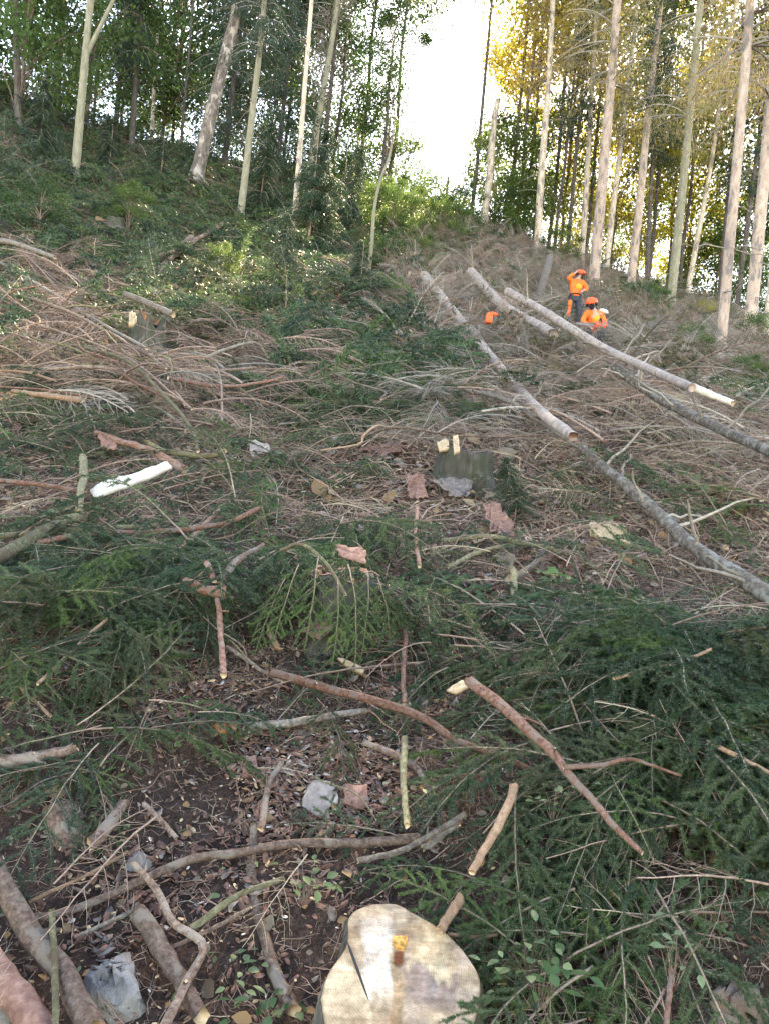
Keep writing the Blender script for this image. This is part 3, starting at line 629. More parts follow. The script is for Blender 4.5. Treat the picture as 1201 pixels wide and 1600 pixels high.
# ------------------------------------------------------------------ slabs, bark, stones
def slab(name, pix, th, mats, label, cat, lift, jag=.0, group=None, yawtilt=0):
    """a flat split piece with real thickness, its outline on the sloping ground"""
    P = np.array([hit(x, y, lift) for x, y in pix]); c = P.mean(0)
    # even the outline onto one leaning plane
    n = np.array(gnormal(float(c[0]), float(c[1]))); n = unit(n + np.array([0, -.25, 0]))
    e = np.array([0, 0, EYE]); Q = []
    for x, y in pix:
        u, v = ray(x, y); d = np.array([float(u), 1, float(v)]); Q.append(e + d * ((c - e) @ n) / (d @ n))
    Q = np.array(Q + [Q[0]]); dn = []
    for a_, b_ in zip(Q[:-1], Q[1:]):
        L = np.linalg.norm(b_ - a_); m = max(2, int(L / max(.02, L / 7)))
        for k in range(m): dn.append(a_ + (b_ - a_) * k / m)
    dn = np.array(dn); m = len(dn); dn = dn + RNG.normal(0, .004 * jag, dn.shape) * np.linalg.norm(dn - c, axis=1).max() * 8
    loc = c - n * th; mb = MB(); ctr = np.zeros(3)
    w = dn - c; layers = [w * 1.0 - n * th, w * 1.0, w * .93 + n * th * .35, w * .6 + n * th * .5, w * .3 + n * th * .3]
    layers = [l + (RNG.normal(0, th * .25, (m, 1)) * n if q > 1 else 0) for q, l in enumerate(layers)]
    V = np.concatenate(layers + [(n * th * .3)[None]]); j = np.arange(m)[None, :]; j2 = (j + 1) % m; i = np.arange(4)[:, None] * m
    mb.add(V, np.stack([i + j, i + j2, i + m + j2, i + m + j], -1).reshape(-1, 4)); jj = np.arange(m)
    mb.f3.append(np.stack([4 * m + jj, 4 * m + (jj + 1) % m, np.full(m, 5 * m)], 1)); mb.m3.append(np.zeros(m)); mb.ngon(reversed(range(m)))
    o = link(name, mb.mesh(name, mats, False), label=label, category=cat, group=group, kind='thing'); o.location = c; return o
slab('wood_slab', [(141, 765), (160, 752), (205, 742), (262, 721), (269, 728), (235, 745), (190, 762), (148, 776)], .018, ['white_wood'], 'long white split slab lying on the left', 'wood slab', .3, .12)
slab('wood_slab', [(920, 816), (945, 815), (978, 825), (970, 838), (987, 850), (945, 842), (921, 832)], .025, ['cut'], 'pale yellowish split block on the litter at the right', 'wood slab', .08, .5)
slab('wood_slab', [(527, 1028), (542, 1030), (570, 1047), (566, 1053), (545, 1043)], .012, ['cut'], 'bright small splinter slab above the long branch', 'wood slab', .1, .3)
slab('wood_slab', [(697, 1078), (720, 1063), (738, 1062), (730, 1074), (712, 1083)], .01, ['cut'], 'pale peeled flap at the top of the curved branch', 'wood slab', .17, .4)
slab('wood_slab', [(707, 682), (715, 680), (718, 704), (709, 708)], .02, ['cut'], 'upright pale splinter on the broad grey stump', 'wood slab', .42, .2)
slab('wood_slab', [(682, 690), (700, 688), (702, 702), (686, 704)], .02, ['cut'], 'square pale chip beside the upright splinter', 'wood slab', .3, .2)
slab('wood_slab', [(416, 970), (426, 985), (440, 1015), (430, 1012), (418, 990)], .012, ['stick_tan'], 'curved tan splinter left of centre', 'wood slab', .14, .3)
slab('wood_slab', [(202, 489), (212, 488), (214, 500), (208, 508), (202, 507)], .04, ['cut'], 'pale torn splinter of wood on the ragged stump', 'wood slab', .55, .6)
slab('wood_slab', [(330, 1130), (372, 1132), (370, 1140), (345, 1146)], .012, ['cut_orange'], 'small orange chunk beside the pale weathered branch', 'wood slab', .09, .6)
for k, (poly, m, lab) in enumerate([
    ([(478, 1232), (500, 1215), (524, 1226), (527, 1258), (512, 1262), (516, 1280), (492, 1275), (474, 1258)], 'bark_outer', 'pale grey flake of bark on the chip litter'),
    ([(534, 1228), (574, 1226), (576, 1256), (562, 1262), (540, 1252)], 'bark_inner', 'orange-red flake of bark right of the grey flake'),
    ([(676, 750), (710, 745), (738, 752), (735, 772), (708, 776), (690, 765)], 'bark_outer', 'curled pinkish-grey bark plate below the broad stump'),
    ([(635, 742), (662, 740), (668, 775), (640, 780)], 'bark_inner', 'dark red bark plate left of the curled one'),
    ([(752, 785), (775, 785), (802, 815), (800, 838), (765, 832)], 'bark_inner', 'long dark red bark slab right of the curled plate'),
    ([(385, 686), (420, 694), (424, 708), (392, 712)], 'bark_outer', 'pale bark sheet beside the brown branch pile'),
    ([(520, 680), (560, 684), (545, 694), (522, 692)], 'bark_outer', 'yellowish bark sheet in the red litter'),
    ([(440, 705), (478, 700), (480, 716), (452, 720)], 'bark_inner', 'red bark sheet in the litter left of the stump'),
    ([(560, 700), (610, 692), (640, 700), (600, 712)], 'bark_inner', 'wide red bark sheet in the litter'),
    ([(470, 985), (515, 950), (520, 985), (500, 1000)], 'bark_inner', 'red bark scroll under the hanging green twigs'),
    ([(525, 850), (572, 858), (570, 880), (530, 870)], 'bark_inner', 'reddish bark edge on the mossy stump'),
    ([(155, 680), (185, 682), (182, 702), (160, 700)], 'bark_inner', 'red bark chunk left of the white slab'),
    ([(375, 1185), (400, 1180), (402, 1210), (380, 1215)], 'bark_inner', 'pinkish bark scrap above the chip litter'),
    ]):
    slab('bark_piece', poly, .005, [m], lab, 'bark', [.03, .03, .1, .1, .12, .15, .1, .12, .1, .12, .3, .2, .03][k], 1.6)

STONES = 1
def stone(pix, h, mat, label, lift=.0):
    P = np.array([hit(x, y, lift) for x, y in pix]); c = P.mean(0); r0 = catmull(np.vstack([P, P[:1]]), 25)[:-1]; m = 24
    mb = MB(); L = []
    for f, z in [(1.1, -.08), (1.0, .0), (.93, .35), (.75, .7), (.5, .9), (.22, 1.0)]:
        w = (r0 - c) * f; w = w + np.stack([fbm(r0[:, 0] * 20, r0[:, 1] * 20, int(q * 7 + f * 10)) for q in range(3)], 1) * h * .5; w[:, 2] += z * h if z > 0 else z; L.append(w)
    V = np.concatenate(L + [np.array([[0, 0, h * 1.0]])]); j = np.arange(m)[None, :]; j2 = (j + 1) % m; i = np.arange(5)[:, None] * m
    mb.add(V, np.stack([i + j, i + j2, i + m + j2, i + m + j], -1).reshape(-1, 4)); jj = np.arange(m)
    mb.f3.append(np.stack([5 * m + jj, 5 * m + (jj + 1) % m, np.full(m, 6 * m)], 1)); mb.m3.append(np.zeros(m))
    o = link('rock', mb.mesh('rock', [mat], False), label=label, category='rock'); o.location = c; return o
stone([(122, 1560), (150, 1545), (180, 1522), (212, 1523), (208, 1560), (216, 1585), (180, 1600), (140, 1592)], .07, 'stone', 'pale lichened rock lying in the soil at bottom left')
stone([(70, 1262), (118, 1260), (128, 1310), (92, 1330), (72, 1300)], .04, 'stick_brown', 'crumbly reddish lump of earth at the top of the soil patch')
stone([(208, 1340), (232, 1342), (238, 1356), (218, 1362), (196, 1358)], .03, 'stone', 'small pale stone beside the knee-bent branch')
stone([(-20, 1560), (15, 1555), (30, 1590), (10, 1620), (-20, 1620)], .06, 'stone', 'pale stone showing in the bottom left corner')
stone([(1105, 1585), (1150, 1560), (1185, 1580), (1195, 1625), (1110, 1625)], .08, 'stone_brown', 'tan lump of earth at the bottom right corner')
stone([(508, 1428), (524, 1422), (527, 1436), (514, 1440)], .02, 'stone_brown', 'small pinkish stone left of the large stump')

# ------------------------------------------------------------------ zones of the slope, in photo positions
G = 'green'; Bn = 'brown'; Gy = 'grey'
GREEN = [  # ellipses cx, cy, rx, ry, weight
 (960, 1430, 270, 230, 1.0), (1100, 1180, 170, 190, 1.0), (860, 1010, 110, 90, .7), (60, 1150, 110, 110, .9), (200, 950, 150, 95, 1.0), (520, 920, 110, 100, 1.0),
 (390, 1160, 90, 45, .7), (760, 1340, 90, 80, .8), (140, 1200, 130, 70, .7), (430, 770, 170, 50, .55), (60, 700, 140, 60, .7), (60, 890, 80, 60, .5), (680, 950, 40, 60, .5), (660, 1380, 110, 60, .7),
 (400, 850, 90, 50, .4), (60, 1010, 80, 100, .9), (560, 600, 160, 90, .9), (480, 400, 110, 130, 1.0), (130, 270, 280, 130, 1.0), (330, 460, 170, 70, .9), (400, 330, 150, 90, .9), (60, 620, 100, 60, .5), (805, 785, 40, 35, .9), (650, 300, 90, 60, .6), (1000, 1350, 240, 200, 1),
 (620, 1560, 160, 60, .25), (300, 1580, 120, 60, .35)]
GREY = [(950, 600, 330, 130, 1.0), (780, 480, 180, 110, 1.0), (1100, 760, 160, 110, .8), (700, 420, 120, 60, .7), (1150, 1450, 90, 180, .8), (900, 1060, 120, 80, .6), (1130, 950, 120, 60, .5), (360, 300, 60, 30, .4), (1050, 520, 180, 70, .6), (860, 440, 180, 60, .6)]
BROWN = [(230, 590, 220, 60, 1.0), (60, 480, 110, 60, 1.0), (400, 620, 90, 45, .8), (250, 670, 160, 35, .5), (600, 730, 160, 40, .35), (250, 1100, 150, 60, .4), (700, 1040, 150, 90, .3), (200, 1400, 220, 120, .25)]
def zone(px, py, Z):
    w = 0.0
    for cx, cy, rx, ry, a in Z:
        d = ((px - cx) / rx) ** 2 + ((py - cy) / ry) ** 2; w = max(w, a * math.exp(-d * d * .7))
    return w
def ground_samples(n, y0, y1, margin=.12):
    """points of the slope in view (and a margin), even per area of ground"""
    out = []
    y = np.sqrt(RNG.uniform(y0 ** 2, y1 ** 2, n)); u = RNG.uniform(-.52 - margin, .52 + margin, n); x = u * y; z = ground(x, y); px, py = topix(x, y, z)
    return x, y, z, px, py

# ------------------------------------------------------------------ scatter: spruce branches
def place(o, x, y, z, m, s):
    o.matrix_world = Matrix.Translation((x, y, z)) @ m.to_4x4() @ Matrix.Diagonal((s, s, s, 1))
near_kinds = []
for k in range(7):
    st, nd = spruce_branch(100 + k, random.uniform(.6, .95), 0, random.uniform(.12, .38), .05)
    near_kinds.append((st.mesh('spruce_branch', ['twig_brown']), nd.mesh('needles', ['needle' if k < 5 else 'needle_fresh'])))
def mid_mesh(seed, L, lod, needle, stem='twig_brown', **kw):
    st, nd = spruce_branch(seed, L, lod, **kw); mb = MB()
    mb.add(np.concatenate(st.v), np.concatenate(st.f4), 0); mb.add(np.concatenate(nd.v), np.concatenate(nd.f3), 1)
    return mb.mesh('spruce_branch_far', [stem, needle])
cand = []
x, y, z, px, py = ground_samples(8500, 1.15, 8.5)
for i in range(len(x)):
    if py[i] > 1800: continue
    w = zone(px[i], py[i], GREEN)
    if px[i] > 1040 and py[i] > 1260: w *= .45
    soilp = bool(in_poly(np.array([px[i]]), np.array([py[i]]), SOIL)[0])
    if soilp and w < .3: w *= .1
    if RNG.random() < w ** 1.6 * (.95 if px[i] > 830 and py[i] > 980 else .46 if px[i] > 330 else .6) + (0 if soilp else .015): cand.append(i)
cand.sort(key=lambda i: y[i])
def spruce_xf(i, near=True):
    yaw = RNG.uniform(0, 2 * math.pi)
    if px[i] > 880 and py[i] > 1000: yaw = RNG.normal(R(250), .7)      # heap on the right hangs downhill to the left
    elif 60 < px[i] < 330 and 840 < py[i] < 1060: yaw = RNG.normal(R(275), .9)
    elif 430 < px[i] < 620 and 820 < py[i] < 1000: yaw = RNG.normal(R(275), .6)
    return yaw, RNG.normal(.08, .16), RNG.normal(0, .35)
# keep the view on the big stump free
EXCL = [(.03, 1.62, .33)]
for (a_, b_, r_, sh_) in [(522, 985, .3, .12), (727, 760, .5, .2), (230, 538, 1.0, .6), (178, 352, .9, .4), (690, 412, .8, .5), (1062, 590, .7, .3), (2, 640, .5, .2), (893, 512, .9, .4), (917, 548, .9, .5), (762, 506, .7, .2), (893, 540, 1.2, .3), (930, 570, 1.1, .3), (905, 600, 1.0, 0), (700, 500, .5, .2), (745, 555, .5, .2), (795, 610, .5, .2), (840, 655, .5, .2), (880, 690, .4, .2), (780, 470, .7, .3), (840, 520, .7, .3), (870, 520, .7, .3), (1000, 590, .6, .3), (1050, 610, .6, .3), (1110, 650, .6, .3), (955, 835, .3, 0), (205, 745, .35, .05), (727, 700, .5, 0)]:
    p_ = hit(a_, b_); EXCL.append((p_.x, p_.y - sh_, r_))
def clear_of_stump(X, Y): return all((X - a_) ** 2 + (Y - b_) ** 2 > r_ * r_ for a_, b_, r_ in EXCL)
cand = [i for i in cand if clear_of_stump(x[i], y[i])]
NEAR_N = 290
def place_words(a_, b_):
    if a_ > 800 and b_ > 950: return 'in the big heap at the lower right'
    if a_ > 800: return 'below the lichened felled trunk at the right'
    if a_ < 350 and 820 < b_ <= 1070: return 'in the clump at the left below the olive pole'
    if a_ < 350 and b_ > 1070: return 'at the edge of the bare soil'
    if a_ < 650 and 820 < b_ <= 1010: return 'around the mossy stump'
    if b_ > 1250: return 'beside the large foreground stump'
    if b_ > 1010: return 'along the long straight branch'
    return 'below the broad grey stump' if a_ > 350 else 'near the long white slab'
for q, i in enumerate(cand[:NEAR_N]):
    w = 1; k = random.randrange(7) if random.random() < .75 else random.randrange(5)
    st, nd = near_kinds[k]
    s = random.uniform(.5, 1.0) * (1 if y[i] > 2.6 else .72); tone = 'dark' if k < 5 else 'light'
    lab = '%s %s green spruce twig %s' % ('long' if s > .72 else 'short', tone, place_words(px[i], py[i])); grp = '%s green spruce twigs %s' % (tone, place_words(px[i], py[i]))
    o = link('spruce_twig', st, label=lab, category='spruce twig', group=grp); c = link('needles', nd, o, kind='stuff')
    yaw, tl, rl = spruce_xf(i)
    place(o, x[i], y[i], z[i] + random.uniform(.02, .16), ground_rot(x[i], y[i], yaw, tl, rl), s * (1.2 if px[i] > 800 else 1))
for (a_, b_, l_, yw_, sc_) in [(470, 880, .42, 262, .5), (500, 868, .46, 275, .55), (545, 880, .44, 290, .62), (575, 890, .38, 280, .55), (450, 900, .34, 255, .5), (590, 900, .3, 300, .45), (530, 900, .44, 283, .5)]:
    p_ = hit(a_, b_, l_); o = link('spruce_twig', near_kinds[5 + (a_ // 5) % 2][0], label='%s fresh green twig draped over the mossy stump' % ('long' if sc_ > .52 else 'short'), category='spruce twig', group='fresh green twigs draped over the mossy stump')
    link('needles', near_kinds[5 + (a_ // 5) % 2][1], o, kind='stuff'); place(o, p_.x, p_.y - .06, p_.z, ground_rot(p_.x, p_.y, R(yw_), R(-34), 0), sc_)
mids = [mid_mesh(200 + k, random.uniform(.7, 1.0), 1, 'needle', droop=random.uniform(.1, .4), spacing=.07) for k in range(5)] + [mid_mesh(230 + k, .8, 1, 'needle_fresh', spacing=.07) for k in range(2)]
fars = [mid_mesh(250 + k, 1.0, 2, 'needle', droop=random.uniform(.1, .45), spacing=.09) for k in range(4)] + [mid_mesh(270, .9, 2, 'needle_fresh', spacing=.09)]
def collect(idx, lst_kinds, lo, hi, smin, smax, tilt=.18, yawf=None, pick=None, up=None):
    loc = []; rot = []; scl = []; ki = []
    for i in idx:
        if not clear_of_stump(x[i], y[i]): continue
        yaw = yawf(i) if yawf else RNG.uniform(0, 2 * math.pi)
        e = ground_rot(x[i], y[i], yaw, RNG.normal(.04, tilt) + (up(i) if up else 0), RNG.normal(0, .4)).to_euler()
        loc.append((x[i], y[i], z[i] + RNG.uniform(lo, hi))); rot.append(tuple(e)); scl.append(RNG.uniform(smin, smax)); ki.append(pick(i) if pick else RNG.integers(0, lst_kinds))
    return np.array(loc).reshape(-1, 3), np.array(rot).reshape(-1, 3), np.array(scl), np.array(ki)
scatter_stuff('spruce_slash_middle', 'mass of cut spruce twigs covering the middle of the slope', 'slash', mids, collect(cand[NEAR_N:], len(mids), .02, .2, .55, 1.0, yawf=lambda i: spruce_xf(i)[0], pick=lambda i: RNG.integers(0, 7) if RNG.random() < .4 else RNG.integers(0, 5)))
x, y, z, px, py = ground_samples(7500, 8, 44)
cf = [i for i in range(len(x)) if RNG.random() < zone(px[i], py[i], GREEN) * .7 * 1.0 + (.3 if px[i] < 620 else .1)]
scatter_stuff('spruce_slash_far', 'mass of cut spruce branches covering the upper slope', 'slash', fars, collect(cf, len(fars), .0, .35, .8, 1.7, .25))

# ------------------------------------------------------------------ scatter: bare branches
bares = []
for k in range(6): bares.append(bare_branch(300 + k, random.uniform(.7, 1.1)).mesh('bare_branch', [['twig_tan', 'twig_brown', 'twig_brown', 'twig_grey', 'twig_brown', 'twig_tan'][k]]))
for k in range(4): bares.append(bare_branch(320 + k, random.uniform(.8, 1.1), dens=.09).mesh('bare_branch', ['twig_brown']))
x, y, z, px, py = ground_samples(3000, 1.2, 9)
cb = []
for i in range(len(x)):
    w = zone(px[i], py[i], GREY) * .6 + zone(px[i], py[i], BROWN) * .3 + .16
    if not clear_of_stump(x[i], y[i]): continue
    if px[i] > 1020 and py[i] > 1230: w = 1.0
    elif in_poly(np.array([px[i]]), np.array([py[i]]), SOIL)[0]: w *= .5
    if RNG.random() < w: cb.append(i)
cb.sort(key=lambda i: y[i])
for i in cb[:270]:
    k = random.randrange(6) if random.random() < .6 else random.randrange(6, 10)
    o = link('bare_twig', bares[k], label='leafless %s twig %s' % (['tan', 'brown', 'brown', 'grey', 'brown', 'tan', 'brown', 'brown', 'brown', 'brown'][k], place_words(px[i], py[i])), category='twig', group='leafless twigs ' + place_words(px[i], py[i]))
    place(o, x[i], y[i], z[i] + random.uniform(.0, .14), ground_rot(x[i], y[i], random.uniform(0, 6.28), random.gauss(.05, .2), random.gauss(0, .5)), random.uniform(.35, .8) * (1 if y[i] > 3 else .7))
greyk = []
for k in range(5): greyk.append(bare_branch(340 + k, 1.2, thin=1.9, dens=.05).mesh('grey_slash', [['twig_grey', 'twig_brown', 'twig_grey', 'twig_brown', 'twig_brown'][k]]))
drym = mid_mesh(360, 1.0, 2, 'needle_dry', 'twig_grey', spacing=.1); greyk.append(drym)
for k in range(2): greyk.append(bare_branch(350 + k, 1.0, thin=1.35, dens=.03).mesh('grey_slash', ['twig_grey', 'twig_brown'][k:k + 1]))
scatter_stuff('bare_slash_middle', 'tangle of leafless twigs over the middle slope', 'slash', bares, collect(cb[270:], 10, 0, .2, .4, .9))
x, y, z, px, py = ground_samples(21000, 6, 44)
cg = [i for i in range(len(x)) if RNG.random() < zone(px[i], py[i], GREY) * (1.1 if y[i] > 13 else .55) + zone(px[i], py[i], BROWN) * 1.0 + .015]
def pk(i):
    if px[i] < 560: return [3, 4, 3, 0, 1][RNG.integers(0, 5)]
    return [0, 1, 2, 5, 6, 6, 7, 7][RNG.integers(0, 8)]
def yw(i):
    if px[i] < 520: return RNG.normal(R(-25), .45) + (math.pi if RNG.random() < .5 else 0)
    return RNG.normal(R(-20), .9) + (math.pi if RNG.random() < .5 else 0)
scatter_stuff('bare_slash_far', 'greyish tangle of dead branches round the felled trunks', 'slash', greyk, collect(cg, 8, .0, .35, .45, 1.1, .25, yw, pk, lambda i: RNG.uniform(0, .9) if px[i] > 620 and y[i] > 13 else 0))

# ------------------------------------------------------------------ scatter: sticks
stk = []
for k in range(10):
    n = 5; L = 1.0; P = np.stack([np.linspace(0, L, n), RNG.normal(0, .05, n), RNG.normal(0, .025, n)], 1)
    m = ['stick_brown', 'stick_red', 'stick_olive', 'stick_grey', 'stick_tan'][k % 5]
    stk.append((stick_mesh(P, .008, .0045, [m, 'cut'], 6, 2, 'stick', .05, 14), {'stick_brown': 'brown', 'stick_red': 'reddish', 'stick_olive': 'olive', 'stick_grey': 'grey', 'stick_tan': 'tan'}[m]))
x, y, z, px, py = ground_samples(700, 1.2, 10)
cs = [i for i in range(len(x)) if clear_of_stump(x[i], y[i])]; cs.sort(key=lambda i: y[i])
cs = [i for i in cs if RNG.random() < .5 or zone(px[i], py[i], BROWN) > .3][:150]
for i in cs:
    me, cn = stk[random.randrange(10)]
    o = link('stick', me, label='slender loose %s stick %s' % (cn, place_words(px[i], py[i])), category='stick', group='loose %s sticks %s' % (cn, place_words(px[i], py[i])))
    place(o, x[i], y[i], z[i] + random.uniform(.02, .15), ground_rot(x[i], y[i], random.uniform(0, 6.28), random.gauss(0, .12), 0), random.uniform(.25, .8) * (1 if y[i] > 3 else .6))
x, y, z, px, py = ground_samples(7000, 6, 42)
cs2 = [i for i in range(len(x)) if RNG.random() < zone(px[i], py[i], BROWN) * 1.0 + zone(px[i], py[i], GREY) * .12 + .02]
scatter_stuff('far_sticks', 'loose poles and sticks strewn over the upper slope', 'sticks', [s[0] for s in stk], collect(cs2, 10, .05, .45, .7, 1.7, .12, yw))

# ------------------------------------------------------------------ litter: chips, fine twigs, leaves
def chip(seed, a, b, mat):
    r = np.random.default_rng(seed); n = 6; th = np.linspace(0, 2 * math.pi, n, endpoint=False)
    top = np.stack([a * np.cos(th) * r.uniform(.6, 1.1, n), b * np.sin(th) * r.uniform(.6, 1.1, n), .15 * b + r.uniform(-.1, .1, n) * b], 1); bot = top * [1, 1, 0] - [0, 0, .1 * b]
    mb = MB(); mb.add(np.vstack([bot, top]), [[i, (i + 1) % n, n + (i + 1) % n, n + i] for i in range(n)]); mb.ngon(range(n, 2 * n)); return mb.mesh('chip', [mat], False)
def leaf_shape(mb, o, d, nrm, l, w, mi=0, lob=False):
    """one leaf of six or more faces, folded along its midrib"""
    o = np.array(o, float); d = unit(np.array(d, float)); s = unit(np.cross(nrm, d)); nr = np.cross(d, s)
    if lob: prof = [(0, 0), (.08, .12), (.12, .42), (.3, .5), (.36, .3), (.55, .45), (.62, .22), (.8, .2), (1, 0)]
    else: prof = [(0, 0), (.15, .28), (.4, .5), (.7, .38), (1, 0)]
    L = [o + d * l * t + s * w * q + nr * (.25 * w * q - .15 * l * t * t) for t, q in prof]; Rr = [o + d * l * t - s * w * q + nr * (.25 * w * q - .15 * l * t * t) for t, q in prof]; C = [o + d * l * t - nr * .15 * l * t * t for t, q in prof]
    n = len(prof); V = np.array(L + C + Rr); F = []
    for k in range(n - 1): F.append([k, k + 1, n + k + 1, n + k]); F.append([n + k, n + k + 1, 2 * n + k + 1, 2 * n + k])
    mb.add(V, F, mi)
def leaf_mesh(mat, l=.05, w=.032, lob=False):
    mb = MB(); leaf_shape(mb, (0, 0, 0), (1, 0, 0), np.array([0, .2, 1]), l, w, 0, lob); return mb.mesh('leaf', [mat])
def twiglet(seed, mat, L=.09, r=.0012):
    g = np.random.default_rng(seed); n = 5; P = np.stack([np.linspace(0, L, n), g.normal(0, .006, n), g.normal(0, .004, n)], 1); mb = MB(); tube(mb, P, np.linspace(r, r * .5, n), 3)
    i = 2; tube(mb, [P[i], P[i] + np.array([.02, .02 * g.choice([-1, 1]), .004])], [r * .7, r * .4], 3); return mb.mesh('twiglet', [mat])
lit = [chip(1, .012, .006, 'bark_inner'), chip(2, .016, .007, 'stick_brown'), chip(3, .009, .005, 'cut'), chip(4, .02, .009, 'bark_outer'), chip(5, .008, .004, 'white_wood'),
       twiglet(6, 'twig_brown'), twiglet(7, 'twig_tan', .07), twiglet(8, 'twig_brown', .12, .0016), twiglet(9, 'twig_brown', .1), leaf_mesh('leaf_brown', .035, .02), leaf_mesh('leaf_brown', .045, .03), leaf_mesh('leaf_pale', .03, .018)]
scatter_kind_p = np.array([11, 10, 3, 1.6, 1.0, 14, 10, 10, 6, 2.5, 1.2, .5]); scatter_kind_p = scatter_kind_p / scatter_kind_p.sum()
def fastlit(n, y0, y1, smul, hi, kinds_p, power=.5):
    y = RNG.uniform(y0 ** (2 * power), y1 ** (2 * power), n) ** (1 / (2 * power)); u = RNG.uniform(-.62, .62, n); x = u * y; z = ground(x, y)
    e = .1; hx = (ground(x + e, y) - ground(x - e, y)) / (2 * e); hy = (ground(x, y + e) - ground(x, y - e)) / (2 * e)
    rot = np.stack([np.arctan(hy) + RNG.normal(0, .3, n), -np.arctan(hx) + RNG.normal(0, .3, n), RNG.uniform(0, 6.28, n)], 1)
    # lie on the slope: yaw first, then lean; expressed as an XYZ euler of the composed rotation
    R3 = []
    cz, sz = np.cos(rot[:, 2]), np.sin(rot[:, 2]); cx, sx = np.cos(rot[:, 0]), np.sin(rot[:, 0]); cy, sy = np.cos(rot[:, 1]), np.sin(rot[:, 1])
    Z = np.zeros(n); O = np.ones(n)
    Rz = np.stack([np.stack([cz, -sz, Z], 1), np.stack([sz, cz, Z], 1), np.stack([Z, Z, O], 1)], 1)
    Rx = np.stack([np.stack([O, Z, Z], 1), np.stack([Z, cx, -sx], 1), np.stack([Z, sx, cx], 1)], 1)
    Ry = np.stack([np.stack([cy, Z, sy], 1), np.stack([Z, O, Z], 1), np.stack([-sy, Z, cy], 1)], 1)
    m = Rx @ Ry @ Rz
    ey = np.arcsin(np.clip(-m[:, 2, 0], -1, 1)); ex = np.arctan2(m[:, 2, 1], m[:, 2, 2]); ez = np.arctan2(m[:, 1, 0], m[:, 0, 0])
    s = smul * RNG.lognormal(0, .35, n); k = RNG.choice(len(kinds_p), n, p=kinds_p)
    px_, py_ = topix(x, y, z); keep = ~(in_poly(px_, py_, SOIL) & (RNG.random(n) < .5) & ((k == 5) | (k == 6) | (k == 7) | (k == 8) | (k == 3) | (k == 9)))
    return np.stack([x, y, z + RNG.uniform(0, hi, n)], 1)[keep], np.stack([ex, ey, ez], 1)[keep], s[keep], k[keep]
scatter_stuff('near_litter', 'loose litter of chips, bits of bark, fine twigs and dead leaves on the near soil', 'litter', lit, fastlit(42000, 1.1, 5.5, .68, .03, scatter_kind_p, .75))
scatter_stuff('middle_litter', 'loose litter of twigs and chips on the middle slope', 'litter', lit, fastlit(38000, 4.5, 15, 2.0, .06, scatter_kind_p, .6))
scatter_stuff('far_litter', 'loose litter of twigs and bark on the upper slope', 'litter', lit, fastlit(30000, 13, 44, 4.5, .1, scatter_kind_p, .7))

# ------------------------------------------------------------------ green plants
def plant_mesh(seed, mat, n=9, size=.06, h=.12, lob=False):
    g = np.random.default_rng(seed); mb = MB()
    for k in range(int(n * 1.6)):
        a = g.uniform(0, 6.28); p = np.array([g.normal(0, .04), g.normal(0, .04), h * g.uniform(.3, 1)]); q = p + np.array([math.cos(a), math.sin(a), 0]) * .03
        tube(mb, [[p[0] * .15, p[1] * .15, -.02], p * [.45, .45, .5], p * [.8, .8, .9], q], [.0009, .0008, .0007, .0005], 3, 1)
        leaf_shape(mb, q, (math.cos(a), math.sin(a), g.uniform(-.3, .4)), np.array([g.normal(0, .3), g.normal(0, .3), 1]), size * .7 * g.uniform(.6, 1.3), size * .45 * g.uniform(.6, 1.1), 0, lob)
    return mb.mesh('leafy_plant', [mat, 'stick_brown'])
pl = [plant_mesh(1, 'leaf', 10), plant_mesh(2, 'leaf', 7, .05), plant_mesh(3, 'leaf_mid', 12, .05, .18), plant_mesh(4, 'leaf_pale', 6, .045)]
PATCH = [(190, 345, 120, 60, 2.2), (350, 420, 80, 70, 2.0), (480, 470, 100, 80, .5), (90, 420, 120, 60, .4), (670, 625, 45, 35, 1.2), (760, 755, 40, 50, .7), (880, 770, 120, 50, .35), (1110, 780, 60, 50, .8), (600, 320, 80, 60, .8), (750, 330, 60, 50, .8), (1040, 500, 180, 70, 1.2), (1190, 500, 60, 60, 1.), (650, 370, 100, 40, .8), (880, 930, 80, 50, .3), (560, 560, 80, 60, .35)]
x, y, z, px, py = ground_samples(14000, 3, 44)
def zsum(px, py, Z): return min(1, sum(a * math.exp(-(((px - cx) / rx) ** 2 + ((py - cy) / ry) ** 2)) for cx, cy, rx, ry, a in Z))
cp = [i for i in range(len(x)) if RNG.random() < zsum(px[i], py[i], PATCH) + .03]
pts = collect(cp, 4, 0, .1, 1, 1, .1, pick=lambda i: [0, 0, 2, 1, 0, 2, 1][RNG.integers(0, 7)])
pts = (pts[0], pts[1], np.clip(pts[0][:, 1] / 9, .8, 3.2) * RNG.uniform(.7, 1.3, len(pts[0])), pts[3])
scatter_stuff('ground_plants', 'patches of bright green low leafy plants between the slash', 'ground plants', pl, pts)
